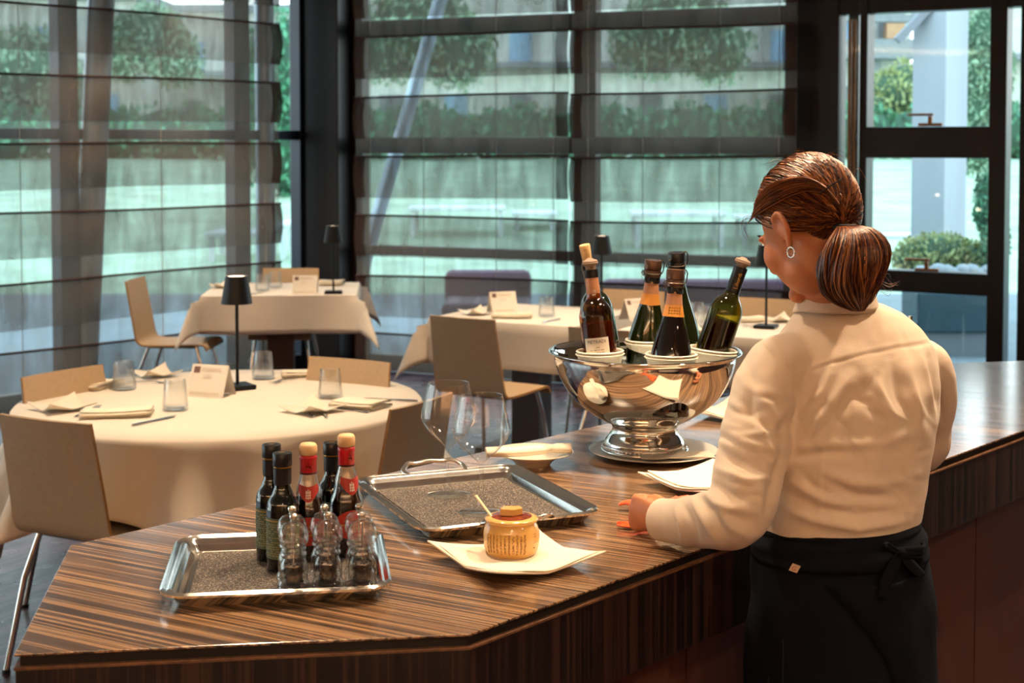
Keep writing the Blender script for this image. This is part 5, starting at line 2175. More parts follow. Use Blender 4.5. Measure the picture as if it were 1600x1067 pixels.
def finish(me, name, mat, parent, shift=True, smooth=None):
    n = len(me.vertices)
    co = np.empty(n * 3, dtype=np.float32)
    me.vertices.foreach_get('co', co)
    co = co.reshape(-1, 3)
    if shift: co -= np.array(ROOT, dtype=np.float32)
    me.vertices.foreach_set('co', co.ravel())
    me.materials.clear(); me.materials.append(mat)
    me.shade_smooth()
    me.update()
    o = bpy.data.objects.new(name, me)
    COL.objects.link(o)
    o.parent = parent
    return o


# ---------------------------------------------------------------- head frame
HC = pz(1261, 2.565, 1.556)                       # middle of the skull
hf = Vector((-.54, .842, 0)).normalized()
tilt = math.radians(27)
HY = (hf * math.cos(tilt) + Vector((0, 0, -1)) * math.sin(tilt)).normalized()
HZ = (hf * math.sin(tilt) + Vector((0, 0, 1)) * math.cos(tilt)).normalized()
HX = HY.cross(HZ).normalized()                    # her right
HM = Matrix((HX, HY, HZ)).transposed().to_4x4()
HM.translation = HC


def hp(x, y, z):
    return HM @ Vector((x, y, z))


# ---------------------------------------------------------------- body (one continuous skin)
body = MB()
body.sphere((0, -.010, .018), 1, 28, 18, (.071, .092, .084), xf=HM)       # cranium
body.sphere((0, .040, -.030), 1, 24, 16, (.056, .050, .078), xf=HM)       # face
body.sphere((0, .022, -.066), 1, 22, 14, (.053, .052, .052), xf=HM)       # jaw
body.sphere((0, .072, -.100), 1, 14, 10, (.021, .017, .016), xf=HM)       # chin
for s_ in (-1, 1):
    body.sphere((s_ * .040, .055, -.034), 1, 14, 10, (.022, .024, .030), xf=HM)   # cheeks
    body.sphere((s_ * .028, .077, .010), 1, 12, 8, (.020, .010, .008), xf=HM)     # brow
    body.sphere((s_ * .031, .074, -.010), 1, 12, 8, (.013, .011, .010), xf=HM)    # lids
    # ear: rim, bowl, lobe
    ear = [(s_ * .069, -.006, -.030), (s_ * .078, -.002, -.006), (s_ * .084, -.013, .014), (s_ * .087, -.030, .013), (s_ * .086, -.037, -.008), (s_ * .079, -.029, -.028), (s_ * .074, -.019, -.040)]
    q, r = limb([hp(*e) for e in ear], [.0042, .0048, .0050, .0052, .0050, .0052, .0068], 10)
    body.tube(q, r, 10)
    body.sphere((s_ * .0765, -.020, -.008), 1, 12, 10, (.0065, .016, .024), xf=HM)
    body.sphere((s_ * .075, -.019, -.043), 1, 10, 8, (.005, .0075, .009), xf=HM)
q, r = limb([hp(0, .083, .004), hp(0, .098, -.016), hp(0, .108, -.034), hp(0, .094, -.042)], [.007, .009, .0115, .010], 10)
body.tube(q, r, 12)
for s_ in (-1, 1): body.sphere((s_ * .012, .094, -.038), 1, 8, 6, (.008, .009, .007), xf=HM)
body.sphere((0, .083, -.062), 1, 12, 8, (.020, .009, .0055), xf=HM)
body.sphere((0, .081, -.071), 1, 12, 8, (.017, .009, .0060), xf=HM)
# neck
nb = pz(1308, 2.615, 1.395)
q, r = limb([nb + Vector((.004, .004, -.06)), nb, (nb + hp(0, -.020, -.045)) / 2, hp(0, -.020, -.045), hp(0, -.018, .0)], [.066, .057, .053, .054, .052])
body.tube(q, r, 24)
# torso under the shirt and legs
tors = [(1313, 2.55, .78, .150, .11), (1312, 2.55, .90, .150, .108), (1314, 2.55, 1.02, .120, .088), (1319, 2.56, 1.12, .128, .092), (1328, 2.585, 1.24, .142, .10),
        (1334, 2.60, 1.32, .145, .098), (1330, 2.61, 1.37, .11, .08), (1318, 2.612, 1.40, .07, .06)]
body.loft([ering(pz(a, b, c), d, e) for a, b, c, d, e in tors])
SL, SRr = pz(1214, 2.525, 1.300), pz(1442, 2.675, 1.290)
EL, ER_ = pz(1152, 2.405, 1.083), pz(1436, 2.80, 1.12)
WL, WR = pz(1040, 2.545, 1.040), pz(1330, 2.99, 1.045)
q, r = limb([SL + TR * .05, SL, SL.lerp(EL, .5), EL, EL.lerp(WL, .5), WL], [.045, .046, .041, .036, .033, .0235])
body.tube(q, r, 18)
q, r = limb([SRr - TR * .05, SRr, SRr.lerp(ER_, .5), ER_, ER_.lerp(WR, .5), WR], [.045, .046, .041, .036, .033, .0235])
body.tube(q, r, 18)
for s_ in (-1, 1):
    hipp = ROOT + TR * (s_ * .085) + Vector((0, 0, .82))
    foot = ROOT + TR * (s_ * .11) + Vector((0, 0, .07))
    q, r = limb([hipp, hipp.lerp(foot, .45), hipp.lerp(foot, .62), foot], [.082, .056, .055, .034])
    body.tube(q, r, 18)


def hand(W, dirk, palm_n, up, curl=1.0):
    """closed hand: W wrist, dirk towards the knuckles, palm_n out of the palm, up = thumb side"""
    dirk, palm_n, up = dirk.normalized(), palm_n.normalized(), up.normalized()
    rings = []
    for t, hh, th in ((-.01, .019, .017), (.012, .021, .016), (.035, .030, .0155), (.060, .034, .015), (.080, .035, .0145), (.088, .032, .011)):
        c = W + dirk * t
        rings.append([c + up * (hh * math.cos(2 * PI * k / 18)) + palm_n * (th * math.sin(2 * PI * k / 18)) for k in range(18)])
    body.loft(rings)
    lens = [(.030, .023, .018), (.034, .027, .020), (.032, .025, .019), (.026, .018, .016)]
    for k, ls in enumerate(lens):
        b0 = W + dirk * (.082 - .004 * abs(k - 1)) + up * (.0255 - .0172 * k) - palm_n * .003
        a = 0
        pts, rad = [b0 - dirk * .015, b0], [.0085, .0090]
        for l, dа in zip(ls, (62, 85, 50)):
            a += math.radians(dа * curl)
            dv_ = dirk * math.cos(a) + palm_n * math.sin(a)
            pts.append(pts[-1] + dv_ * l)
            rad.append(.0082 if k < 3 else .0072)
        rad[-1] = .0064
        body.tube(pts, rad, 12)
        body.sphere(tuple(b0), .0098, 10, 8)
    tb = W + dirk * .022 + up * .020 + palm_n * .008
    q_, r_ = limb([tb - dirk * .012, tb + dirk * .012 + up * .008 + palm_n * .006, tb + dirk * .040 + up * .008 + palm_n * .016, tb + dirk * .058 + palm_n * .026 - up * .002], [.012, .0115, .0098, .0080])
    body.tube(q_, r_, 12)


dl = (pz(999, 2.60, 1.040) - WL)
hand(WL, dl, Vector((.80, .58, -.15)), Vector((.10, -.18, 1)), 1.0)
hand(WR, Vector((-.55, .75, -.12)), Vector((-.7, -.6, -.2)), Vector((.1, .1, 1)), .7)
bme = fuse(body, .0034, 9)
bo_ = finish(bme, 'body', MT['skin'], person)

# ---------------------------------------------------------------- shirt
sh = MB()
rows_ = [  # left px, right px, row y, depth Y, half depth
    (1197, 1433, 862, 2.55, .098), (1190, 1437, 838, 2.55, .104), (1184, 1443, 815, 2.55, .112), (1186, 1449, 780, 2.552, .114), (1186, 1456, 740, 2.556, .114),
    (1184, 1465, 700, 2.562, .116), (1184, 1472, 655, 2.572, .118), (1188, 1476, 610, 2.585, .118), (1194, 1472, 570, 2.598, .112), (1203, 1463, 540, 2.605, .100),
    (1218, 1444, 513, 2.61, .086), (1238, 1414, 491, 2.612, .074), (1256, 1376, 474, 2.612, .064)]
rg = []
for l, r_, y, Y, b_ in rows_:
    c = yp((l + r_) / 2, y, Y)
    hw = (r_ - l) / 2 / FPX * Y
    a_ = math.sqrt(max(.0004, (hw ** 2 - (b_ * TR.y) ** 2))) / TR.x
    rg.append(ering(c, a_, b_, 36, e=2.15))
sh.loft(rg)
q, r = limb([SL + TR * .06 + Vector((0, 0, .012)), SL + Vector((0, 0, .006)), pz(1190, 2.49, 1.245), pz(1172, 2.445, 1.160), EL + Vector((0, 0, .004)), pz(1104, 2.455, 1.064), pz(1072, 2.495, 1.052), pz(1046, 2.53, 1.043)],
            [.058, .060, .060, .060, .054, .048, .042, .0355])
sh.tube(q, r, 24)
q, r = limb([SRr - TR * .06 + Vector((0, 0, .010)), SRr + TR * .004, SRr.lerp(ER_, .35) + TR * .012, SRr.lerp(ER_, .7) + TR * .006, ER_, ER_.lerp(WR, .5), WR.lerp(ER_, .12)],
            [.044, .050, .056, .056, .052, .046, .036])
sh.tube(q, r, 24)
sme = fuse(sh, .0045, 12, .5)
# folds, given as ridges (+) and valleys (-) along lines on the cloth
FO = [  # (points, width px, height m)
    ([(1345, 600), (1312, 640), (1268, 692)], 11, -.0060), ([(1330, 585), (1296, 640), (1250, 690)], 10, .004),
    ([(1352, 572), (1378, 625), (1398, 690)], 12, .0045), ([(1375, 575), (1345, 620), (1392, 668)], 9, -.0045),
    ([(1410, 560), (1428, 610), (1440, 680)], 10, .0040), ([(1393, 560), (1405, 620), (1420, 660)], 8, -.0035),
    ([(1450, 560), (1462, 610), (1472, 655)], 6, -.0060), ([(1436, 548), (1452, 590), (1462, 640)], 6, .0035),
    ([(1300, 575), (1285, 610), (1262, 640)], 6, .0030), ([(1282, 582), (1268, 615), (1254, 640)], 5, -.0030),
    ([(1240, 700), (1300, 694), (1380, 692), (1440, 672)], 8, .0032), ([(1230, 716), (1290, 706), (1330, 708)], 7, -.0040),
    ([(1280, 735), (1330, 755), (1390, 757), (1430, 742)], 9, .0045), ([(1290, 752), (1340, 775), (1400, 777)], 8, -.0050),
    ([(1215, 790), (1270, 812), (1340, 826), (1420, 812)], 7, .0060), ([(1225, 770), (1275, 792), (1340, 806), (1410, 796)], 6, -.0050),
    ([(1235, 752), (1285, 782), (1330, 790)], 6, .0048), ([(1250, 735), (1270, 760), (1310, 775)], 6, -.003),
    ([(1225, 678), (1222, 720), (1205, 770), (1196, 815)], 9, -.0065), ([(1236, 655), (1222, 680)], 12, -.0080),
    ([(1285, 700), (1281, 760), (1280, 800)], 3, .0018), ([(1362, 705), (1360, 760)], 8, .0028),
    # sleeve
    ([(1158, 590), (1190, 625), (1228, 668)], 9, .0050), ([(1150, 620), (1185, 655), (1222, 690)], 8, -.0050),
    ([(1178, 640), (1196, 690), (1212, 716)], 6, .0050), ([(1132, 672), (1160, 690), (1205, 705)], 7, .0042),
    ([(1122, 700), (1150, 722), (1200, 735)], 8, -.0055), ([(1114, 728), (1160, 750), (1206, 748)], 7, .0052),
    ([(1108, 752), (1150, 775), (1196, 775)], 7, -.0045), ([(1090, 765), (1130, 792), (1185, 800)], 8, .0052),
    ([(1080, 778), (1102, 812), (1120, 846)], 6, .0062), ([(1092, 772), (1120, 810), (1140, 846)], 6, -.0050),
    ([(1066, 786), (1080, 815), (1092, 852)], 5, -.0050), ([(1120, 800), (1140, 822), (1170, 838)], 7, .0045),
    ([(1056, 792), (1064, 822), (1070, 856)], 4, .0040), ([(1165, 560), (1176, 600), (1172, 650)], 8, -.0035),
    # seams
    ([(1245, 588), (1290, 570), (1350, 554), (1410, 542), (1462, 534)], 2.2, -.0016), ([(1245, 583), (1290, 564), (1350, 548), (1410, 536), (1462, 528)], 3.2, .0007),
    ([(1196, 536), (1222, 562), (1240, 592), (1246, 630), (1243, 655)], 2.6, -.0034), ([(1202, 532), (1229, 560), (1246, 592), (1251, 630)], 3.2, .0016)]
_r = random.Random(77)
for _ in range(46):                              # small creases
    if _r.random() < .55:
        cx_, cy_ = _r.uniform(1250, 1450), _r.uniform(600, 815)
        an = _r.gauss(.12 if cy_ > 700 else 1.1, .35)
    else:
        cx_, cy_ = _r.uniform(1120, 1215), _r.uniform(590, 800)
        an = _r.gauss(.35, .3)
    ln = _r.uniform(16, 38)
    bx, by = math.cos(an) * ln, math.sin(an) * ln
    FO.append(([(cx_ - bx, cy_ - by), (cx_ + _r.uniform(-6, 6), cy_ + _r.uniform(-4, 8)), (cx_ + bx, cy_ + by)], _r.uniform(3.6, 6.5), _r.choice((-1, 1)) * _r.uniform(.0008, .0022)))
n = len(sme.vertices)
co = np.empty(n * 3, dtype=np.float32); sme.vertices.foreach_get('co', co); co = co.reshape(-1, 3)
nr = np.empty(n * 3, dtype=np.float32); sme.vertices.foreach_get('normal', nr); nr = nr.reshape(-1, 3)
x, y, z = co[:, 0], co[:, 1], co[:, 2] - CAMH
dp_ = y * CT - z * ST
pxs = 800 + FPX * x / dp_
pys = PROW - FPX * (y * ST + z * CT) / dp_
face = np.clip(-(nr[:, 1] * .93 + nr[:, 0] * .36) * 2.2 + .25, 0, 1)
disp = np.zeros(n)
for pts, wd, am in FO:
    best = np.full(n, 1e9); tt_ = np.zeros(n)
    L_ = 0
    segs = list(zip(pts[:-1], pts[1:]))
    tot = sum(math.hypot(b[0] - a[0], b[1] - a[1]) for a, b in segs)
    for a, b_ in segs:
        dx, dy = b_[0] - a[0], b_[1] - a[1]
        l2 = dx * dx + dy * dy
        t = np.clip(((pxs - a[0]) * dx + (pys - a[1]) * dy) / l2, 0, 1)
        d = np.hypot(pxs - a[0] - t * dx, pys - a[1] - t * dy)
        u_ = (L_ + t * math.sqrt(l2)) / tot
        tt_ = np.where(d < best, u_, tt_)
        best = np.minimum(best, d)
        L_ += math.sqrt(l2)
    thin = wd < 3.5
    env = np.ones(n) if thin else np.sin(np.clip(tt_, .04, .96) * PI) ** .6
    disp += (1 if thin else 1.45) * am * np.exp(-(best / wd) ** 2) * env * face
w_ = np.array([mnoise.noise(Vector((c[0] * 14, c[1] * 14, c[2] * 26))) + .5 * mnoise.noise(Vector((c[0] * 40, c[1] * 40, c[2] * 30 + 9))) for c in co.tolist()])
disp += .0022 * w_
co += nr * disp[:, None].astype(np.float32)
sme.vertices.foreach_set('co', co.ravel())
shirt = finish(sme, 'shirt', MT['shirt'], person)


def part(mb, name, mat, parent=None, smooth=50, **k):
    o = mb.build(name, mat, parent or person, smooth=smooth, **k)
    for v in o.data.vertices:
        v.co -= ROOT
    return o


# collar: stand plus turned-down fall
cc0 = yp(1306, 464, 2.603)
cl = MB()
def colr(u, v):
    a = 2 * PI * u + .0
    # v: 0 bottom of fall .. .55 crest .. 1 inside of stand
    cs, sn = math.cos(a), math.sin(a)
    front = max(0, sn)
    crest = .030 - .020 * front + .004 * cs
    if v < .55:
        s_ = v / .55
        r_ = .076 - .014 * s_
        zz = -.022 + (crest + .022) * s_
    else:
        s_ = (v - .55) / .45
        r_ = .062 - .003 * s_
        zz = crest - (crest + .03) * s_
    return cc0 + TR * (r_ * cs) + TF * ((r_ * .98) * sn) + Vector((0, 0, zz - .012 * front))
cl.grid(48, 12, colr)
part(cl, 'collar', MT['shirt'], shirt, 60, solid=.0025)
# cuff
cw = MB()
a0, a1 = pz(1058, 2.515, 1.046), pz(1034, 2.548, 1.041)
ax_ = (a1 - a0)
q = [a0, a0.lerp(a1, .5), a1, a1 - ax_.normalized() * .0015, a0.lerp(a1, .4)]
cw.tube(q, [.0385, .0380, .0372, .0345, .034], 28, cap=False)
part(cw, 'cuff', MT['shirt'], shirt, 40)

# ---------------------------------------------------------------- apron
AP = [  # left px, right px, row y, half depth
    (1190, 1434, 812, .116), (1187, 1438, 824, .119), (1180, 1444, 845, .125), (1173, 1449, 868, .130), (1169, 1454, 900, .133), (1168, 1457, 935, .134), (1165, 1461, 985, .135), (1162, 1468, 1067, .138),
    (1154, 1478, 1180, .145), (1146, 1490, 1330, .15)]
APc = []
for l, r_, y, b_ in AP:
    Y = 2.55
    c = yp((l + r_) / 2, y, Y)
    hw = (r_ - l) / 2 / FPX * Y
    APc.append((c, math.sqrt(hw ** 2 - (b_ * TR.y) ** 2) / TR.x, b_))


def aps(th, k, extra=0.0, wob=1.0):
    """apron surface; th angle (0 = her right, -90 = towards her back), k = row parameter"""
    i = min(int(k), len(APc) - 2); f = k - i
    c = APc[i][0].lerp(APc[i + 1][0], f)
    a = APc[i][1] * (1 - f) + APc[i + 1][1] * f + extra
    b_ = APc[i][2] * (1 - f) + APc[i + 1][2] * f + extra
    w = wob * (.0035 * math.sin(th * 5 + k) + .0028 * math.sin(th * 9 - k * .7) + .0025 * math.sin(th * 3 + k * 2.0)) * min(1, max(0, k - 1.5) * .4)
    w += wob * .0022 * math.sin(k * 9 + th * 1.2) * max(0, 1 - abs(k - 1.4) / 1.6)
    return c + TR * ((a + w) * math.cos(th)) + TF * ((b_ + w) * math.sin(th))


ap = MB()
NK = 70
ap.grid(97, NK, lambda u, v: aps(2 * PI * u, v * (len(APc) - 1)))
apron = part(ap, 'apron', MT['apron'], None, 70, solid=.003)
# waistband wound round twice
wb_ = MB()
for e_, k0, k1, ph in ((.006, -.15, 1.6, 0), (.0095, .9, 2.9, 1.1)):
    wb_.grid(97, 9, lambda u, v: aps(2 * PI * u, max(0, (k0 + (k1 - k0) * v + .22 * math.sin(2 * PI * u * 1 + ph))), e_ + .002 * math.sin(v * 9 + u * 20) - .004 * (2 * v - 1) ** 2, .3))
    part(wb_, 'waistband', MT['apron'], apron, 70, solid=.002)
    wb_ = MB()
# overlapping front edge crossing diagonally at the back
def ath(px, k):
    """angle on the camera side whose surface point falls in column px"""
    lo, hi = -PI + .35, .35
    for _ in range(40):
        m_ = (lo + hi) / 2
        if topx(aps(m_, k))[0] < px: lo = m_
        else: hi = m_
    return (lo + hi) / 2
ov = MB()
def ovf(u, v):
    k = 3.3 + 5.2 * v
    edge_px = 1290 + (k - 3.3) / (6.6 - 3.3) * 108
    edge_px = min(edge_px, 1452)
    t0, t1 = ath(edge_px, k), ath(1462, k) + .6
    return aps(t0 + (t1 - t0) * u, k, .0045 + .001 * math.sin(u * 12))
ov.grid(20, 30, ovf)
part(ov, 'wrap_panel', MT['apron'], apron, 70, solid=.003)
# bow: knot, loops, tails
def onap(px, py, out=.018):
    best = None
    for k in np.linspace(0, 9, 181):
        p = aps(ath(px, k), k)
        d = abs(topx(p)[1] - py)
        if best is None or d < best[0]: best = (d, p)
    p = best[1]
    nrm_ = (p - Vector((ROOT.x, ROOT.y, p.z))).normalized()
    return p + nrm_ * out
def ribbon(pts, w, name, out=.016):
    m = MB()
    P3 = smoothprof([onap(a, b_, o_) for a, b_, o_ in pts], 4)
    n_ = len(P3)
    rr = []
    for i, p in enumerate(P3):
        t = (P3[min(i + 1, n_ - 1)] - P3[max(0, i - 1)]).normalized()
        nrm_ = (p - Vector((ROOT.x, ROOT.y, p.z))).normalized()
        s_ = t.cross(nrm_).normalized()
        ww = w * (.55 + .45 * math.sin(PI * min(1, .15 + .9 * i / n_)))
        rr.append([p - s_ * ww + nrm_ * .001, p - s_ * ww * .3 + nrm_ * .004, p + s_ * ww * .4 + nrm_ * .001, p + s_ * ww + nrm_ * .004])
    m.loft(rr, cap=False, closed=False)
    part(m, name, MT['apron'], apron, 60, solid=.002)
ribbon([(1392, 857, .018), (1420, 852, .026), (1449, 848, .022), (1451, 862, .020), (1425, 866, .018), (1396, 862, .018)], .009, 'bow_loop')
ribbon([(1392, 860, .018), (1378, 850, .02), (1374, 846, .018), (1388, 856, .018)], .006, 'bow_loop')
ribbon([(1394, 860, .018), (1386, 880, .016), (1378, 905, .012), (1374, 932, .008)], .012, 'bow_tail')
ribbon([(1398, 862, .016), (1412, 880, .014), (1430, 896, .012)], .010, 'bow_tail')
kn_ = MB(); kp = onap(1394, 859, .020); kn_.sphere(tuple(kp), 1, 12, 8, (.010, .009, .010))
part(kn_, 'bow_knot', MT['apron'], apron, 60)
# little woven label
lp0, lp1, lp2, lp3 = onap(1238, 889, .0105), onap(1250, 893, .0105), onap(1256, 882, .0105), onap(1244, 878, .0105)
lb_ = part(MB().add([lp0, lp1, lp2, lp3], [(0, 1, 2, 3)]), 'fabric_label', P('cream woven label', '#b79a80', .9), apron, None, solid=.0008)
tx_ = (lp1 - lp0).normalized(); ty_ = (lp3 - lp0).normalized(); tn_ = tx_.cross(ty_)
if tn_.y > 0: tn_ = -tn_
lt = letters('G', .011, lambda x_, y_: tuple(lp0 + tx_ * (x_ + .0065) + ty_ * (y_ + .0025) + tn_ * .0009 - ROOT), P('red stitching', '#a02a22', .8), lb_)
# patch pocket outline on the left thigh
pk = MB()
pk.tube([aps(ath(1207, k), k, .002) for k in np.linspace(5.6, 7.2, 8)], .0008, 4)
pk.tube([aps(ath(px_, 6.6 + (px_ - 1180) * .02), 6.6 + (px_ - 1180) * .02, .002) for px_ in (1178, 1188, 1198, 1207)], .0008, 4)
part(pk, 'pocket_seam', P('grey stitching', '#191b20', .9), apron)
# trousers and shoes
for s_ in (-1, 1):
    hipp = ROOT + TR * (s_ * .085) + Vector((0, 0, .80))
    foot = ROOT + TR * (s_ * .11) + Vector((0, 0, .07))
    q, r = limb([hipp, hipp.lerp(foot, .5), foot], [.092, .075, .062])
    part(MB().tube(q, r, 20), 'trouser_leg', MT['trouser'])
    c = foot + TF * .04
    m = MB()
    rr = []
    for t, w_s, h_s in ((-.10, .025, .05), (-.08, .035, .07), (-.03, .038, .075), (.03, .040, .055), (.09, .045, .040), (.14, .036, .030), (.16, .012, .018)):
        cc_ = Vector((c.x, c.y, 0)) + TF * t
        rr.append([cc_ + TR * (w_s * math.cos(a)) + Vector((0, 0, max(.001, h_s / 2 + h_s / 2 * math.sin(a)))) for a in np.linspace(0, 2 * PI, 17)[:-1]])
    m.loft(rr)
    part(m, 'shoe', MT['shoe'])

# ---------------------------------------------------------------- hair
HR = (.079, .101, .094)                            # half axes of the combed hair
HO = Vector((0, -.012, .022))


def sdir(az, z):
    r = math.sqrt(max(0, 1 - z * z))
    return Vector((math.sin(az) * r, math.cos(az) * r, z))


def hs_(s, extra=0.0):
    """unit direction -> point on the hair surface (head frame -> world)"""
    s = s.normalized()
    puff = 1 + .05 * max(0, s.z) ** 2 + .05 * max(0, s.z) * max(0, -s.y)
    return HM @ (HO + Vector((s.x * HR[0], s.y * HR[1], s.z * HR[2])) * (puff * (1 + extra / .09)))


TIE_S, _b = None, 1e9
for _i in range(60):
    for _j in range(60):
        _s = sdir(math.radians(150 + 80 * _i / 59), -.9 + 1.2 * _j / 59)
        _q = hs_(_s, .004)
        if _q.y > HC.y: continue
        _x, _y = topx(_q)
        _d = (_x - 1318) ** 2 + (_y - 350) ** 2
        if _d < _b: TIE_S, _b = _s, _d
print('TIE', TIE_S, _b)
HL = [(0, .60), (35, .50), (60, .22), (78, -.12), (88, -.22), (95, -.02), (110, -.02), (117, -.60), (140, -.88), (180, -.93)]


def hairline(az):
    az = abs(az)
    for (a0, z0), (a1, z1) in zip(HL, HL[1:]):
        if a0 <= az <= a1:
            return z0 + (z1 - z0) * (az - a0) / (a1 - a0)
    return HL[-1][1]


cap_ = MB()
NA_, NZ_ = 96, 30
def capf(u, v):
    az = -180 + 360 * u
    h0 = hairline(az)
    z = h0 + (0.999 - h0) * v
    th_ = math.acos(h0) * (1 - v)
    z = math.cos(th_)
    return hs_(sdir(math.radians(az), z), -.0035 - .004 * (1 - v) ** 4)
cap_.grid(NA_ + 1, NZ_, capf)
hair = part(cap_, 'hair', MT['hair_in'], None, 70)
rnd = random.Random(33)


def slerp(a, b, t):
    d = max(-1, min(1, a.dot(b)))
    o_ = math.acos(d)
    if o_ < 1e-4: return a
    return (a * math.sin((1 - t) * o_) + b * math.sin(t * o_)) / math.sin(o_)


def strands(paths, r0, name, parent, mat, per=None):
    m = MB()
    vs, fs = [], []
    for pts, rr in paths:
        n_ = len(pts)
        base = len(vs)
        t0 = (pts[1] - pts[0]).normalized()
        nn = t0.cross(Vector((0, 0, 1)))
        if nn.length < .1: nn = Vector((1, 0, 0))
        nn.normalize()
        for i, p in enumerate(pts):
            t = (pts[min(i + 1, n_ - 1)] - pts[max(i - 1, 0)]).normalized()
            nn = (nn - t * nn.dot(t)).normalized()
            b_ = t.cross(nn)
            w = rr * (.45 + .55 * math.sin(PI * min(1, .12 + .85 * i / (n_ - 1))))
            for k in range(3):
                a = 2 * PI * k / 3
                vs.append(p + nn * (math.cos(a) * w) + b_ * (math.sin(a) * w))
        for i in range(n_ - 1):
            for k in range(3):
                k2 = (k + 1) % 3
                fs.append((base + i * 3 + k, base + i * 3 + k2, base + (i + 1) * 3 + k2, base + (i + 1) * 3 + k))
    m.v, m.f = vs, fs
    m.mi = []
    for pts, rr in paths:
        m.mi += [rnd.choice((0, 0, 1, 2, 2))] * ((len(pts) - 1) * 3)
    return part(m, name, mat, parent, None)


paths = []
for _ in range(3000):
    az = rnd.uniform(-180, 180)
    h0 = hairline(az)
    z = h0 + (1 - h0) * rnd.random() ** 1.25 if rnd.random() < .75 else h0 + rnd.uniform(0, .06)
    s0 = sdir(math.radians(az), min(.999, z))
    if s0.dot(TIE_S) > .97: continue
    lift = rnd.uniform(-.001, .004)
    sw = rnd.uniform(-.10, .10)
    n_ = 13
    pts = []
    ax_n = s0.cross(TIE_S).normalized()
    e_ = Vector((rnd.gauss(0, .012), 0, rnd.gauss(0, .02)))
    bad = False
    for i in range(n_):
        t = i / (n_ - 1)
        s = slerp(s0, (TIE_S + e_).normalized(), t ** .95 * .985)
        # combed back along the side, then gathered: bend the path upwards in the middle
        s = (s + ax_n * (sw * math.sin(PI * t)) + Vector((0, 0, .10)) * math.sin(PI * t) * (1 if s0.z < .6 else .3)).normalized()
        if abs(math.degrees(math.atan2(s.x, s.y))) < 97 and s.z < hairline(math.degrees(math.atan2(s.x, s.y))) - (.2 if abs(math.degrees(math.atan2(s.x, s.y))) < 86 else .35): bad = True
        pts.append(hs_(s, lift * math.sin(PI * min(1, t * 1.1 + .02)) + .0012 * math.sin(t * 14 + az)))
    if not bad: paths.append((pts, rnd.uniform(.0007, .0015)))
strands(paths, .001, 'combed_hair', hair, MT['hair'])


def hit(px, py, extra=0.0):
    """where the line of sight through a pixel meets the hair surface"""
    d = ray(px, py).normalized()
    HI = HM.inverted()
    o_ = HI @ Vector((0, 0, CAMH)) - HO
    dd = HI.to_3x3() @ d
    sc = Vector((1 / HR[0], 1 / HR[1], 1 / HR[2])) / (1.03 + extra / .09)
    o2 = Vector((o_.x * sc.x, o_.y * sc.y, o_.z * sc.z)); d2 = Vector((dd.x * sc.x, dd.y * sc.y, dd.z * sc.z))
    A_, B_, C_ = d2.dot(d2), 2 * o2.dot(d2), o2.dot(o2) - 1
    disc = B_ * B_ - 4 * A_ * C_
    if disc < 0:
        t = -B_ / (2 * A_)
    else:
        t = (-B_ - math.sqrt(disc)) / (2 * A_)
    return Vector((0, 0, CAMH)) + d * t


# the swept lock across the side, held by a pin
paths = []
for k in range(170):
    o_ = rnd.gauss(0, 1)
    base = [(1173 + 2 * o_, 344 - 2 * o_), (1182, 322 - 6 * o_), (1205, 303 - 8 * o_), (1235, 290 - 7 * o_), (1262, 287 - 5 * o_), (1290, 297 - 3 * o_), (1312, 322 - 2 * o_)]
    pts = [hit(a, b_, .004 + rnd.uniform(0, .004)) for a, b_ in base]
    paths.append((smoothprof(pts, 3), rnd.uniform(.0008, .0015)))
strands(paths, .001, 'swept_lock', hair, MT['hair'])
part(MB().tube([hit(1281, 303, .009), hit(1298, 290, .009), hit(1316, 279, .009)], .0012, 6), 'hair_pin', MT['black'], hair)

# ponytail
tieP = hs_(TIE_S, .004)
print('tie px', topx(tieP), 'HC', HC, 'head top px', topx(hp(0, -.012, .125)), 'ear', topx(hp(-.085, -.01, -.01)))
PT = [(1322, 352, 2.475, .017, .017), (1336, 358, 2.452, .032, .028), (1340, 378, 2.440, .049, .038), (1336, 404, 2.438, .058, .042), (1330, 432, 2.444, .057, .040), (1328, 456, 2.452, .047, .034), (1332, 474, 2.458, .028, .020), (1340, 486, 2.462, .010, .008)]
PC = [(yp(a, b_, Y), w * .93, dd) for a, b_, Y, w, dd in PT]


def pony(t, ph, rho):
    f = t * (len(PC) - 1)
    i = min(int(f), len(PC) - 2)
    g_ = f - i
    im, ip = max(i - 1, 0), min(i + 2, len(PC) - 1)
    def cr_(a, b_, c, d):
        return 0.5 * ((2 * b_) + (c - a) * g_ + (2 * a - 5 * b_ + 4 * c - d) * g_ * g_ + (3 * b_ - a - 3 * c + d) * g_ ** 3)
    c = cr_(PC[im][0], PC[i][0], PC[i + 1][0], PC[ip][0])
    w = max(.004, cr_(PC[im][1], PC[i][1], PC[i + 1][1], PC[ip][1]))
    dd = max(.004, cr_(PC[im][2], PC[i][2], PC[i + 1][2], PC[ip][2]))
    return c + Vector((1, .15, 0)) * (w * rho * math.cos(ph)) + Vector((-.15, 1, 0)) * (dd * rho * math.sin(ph))


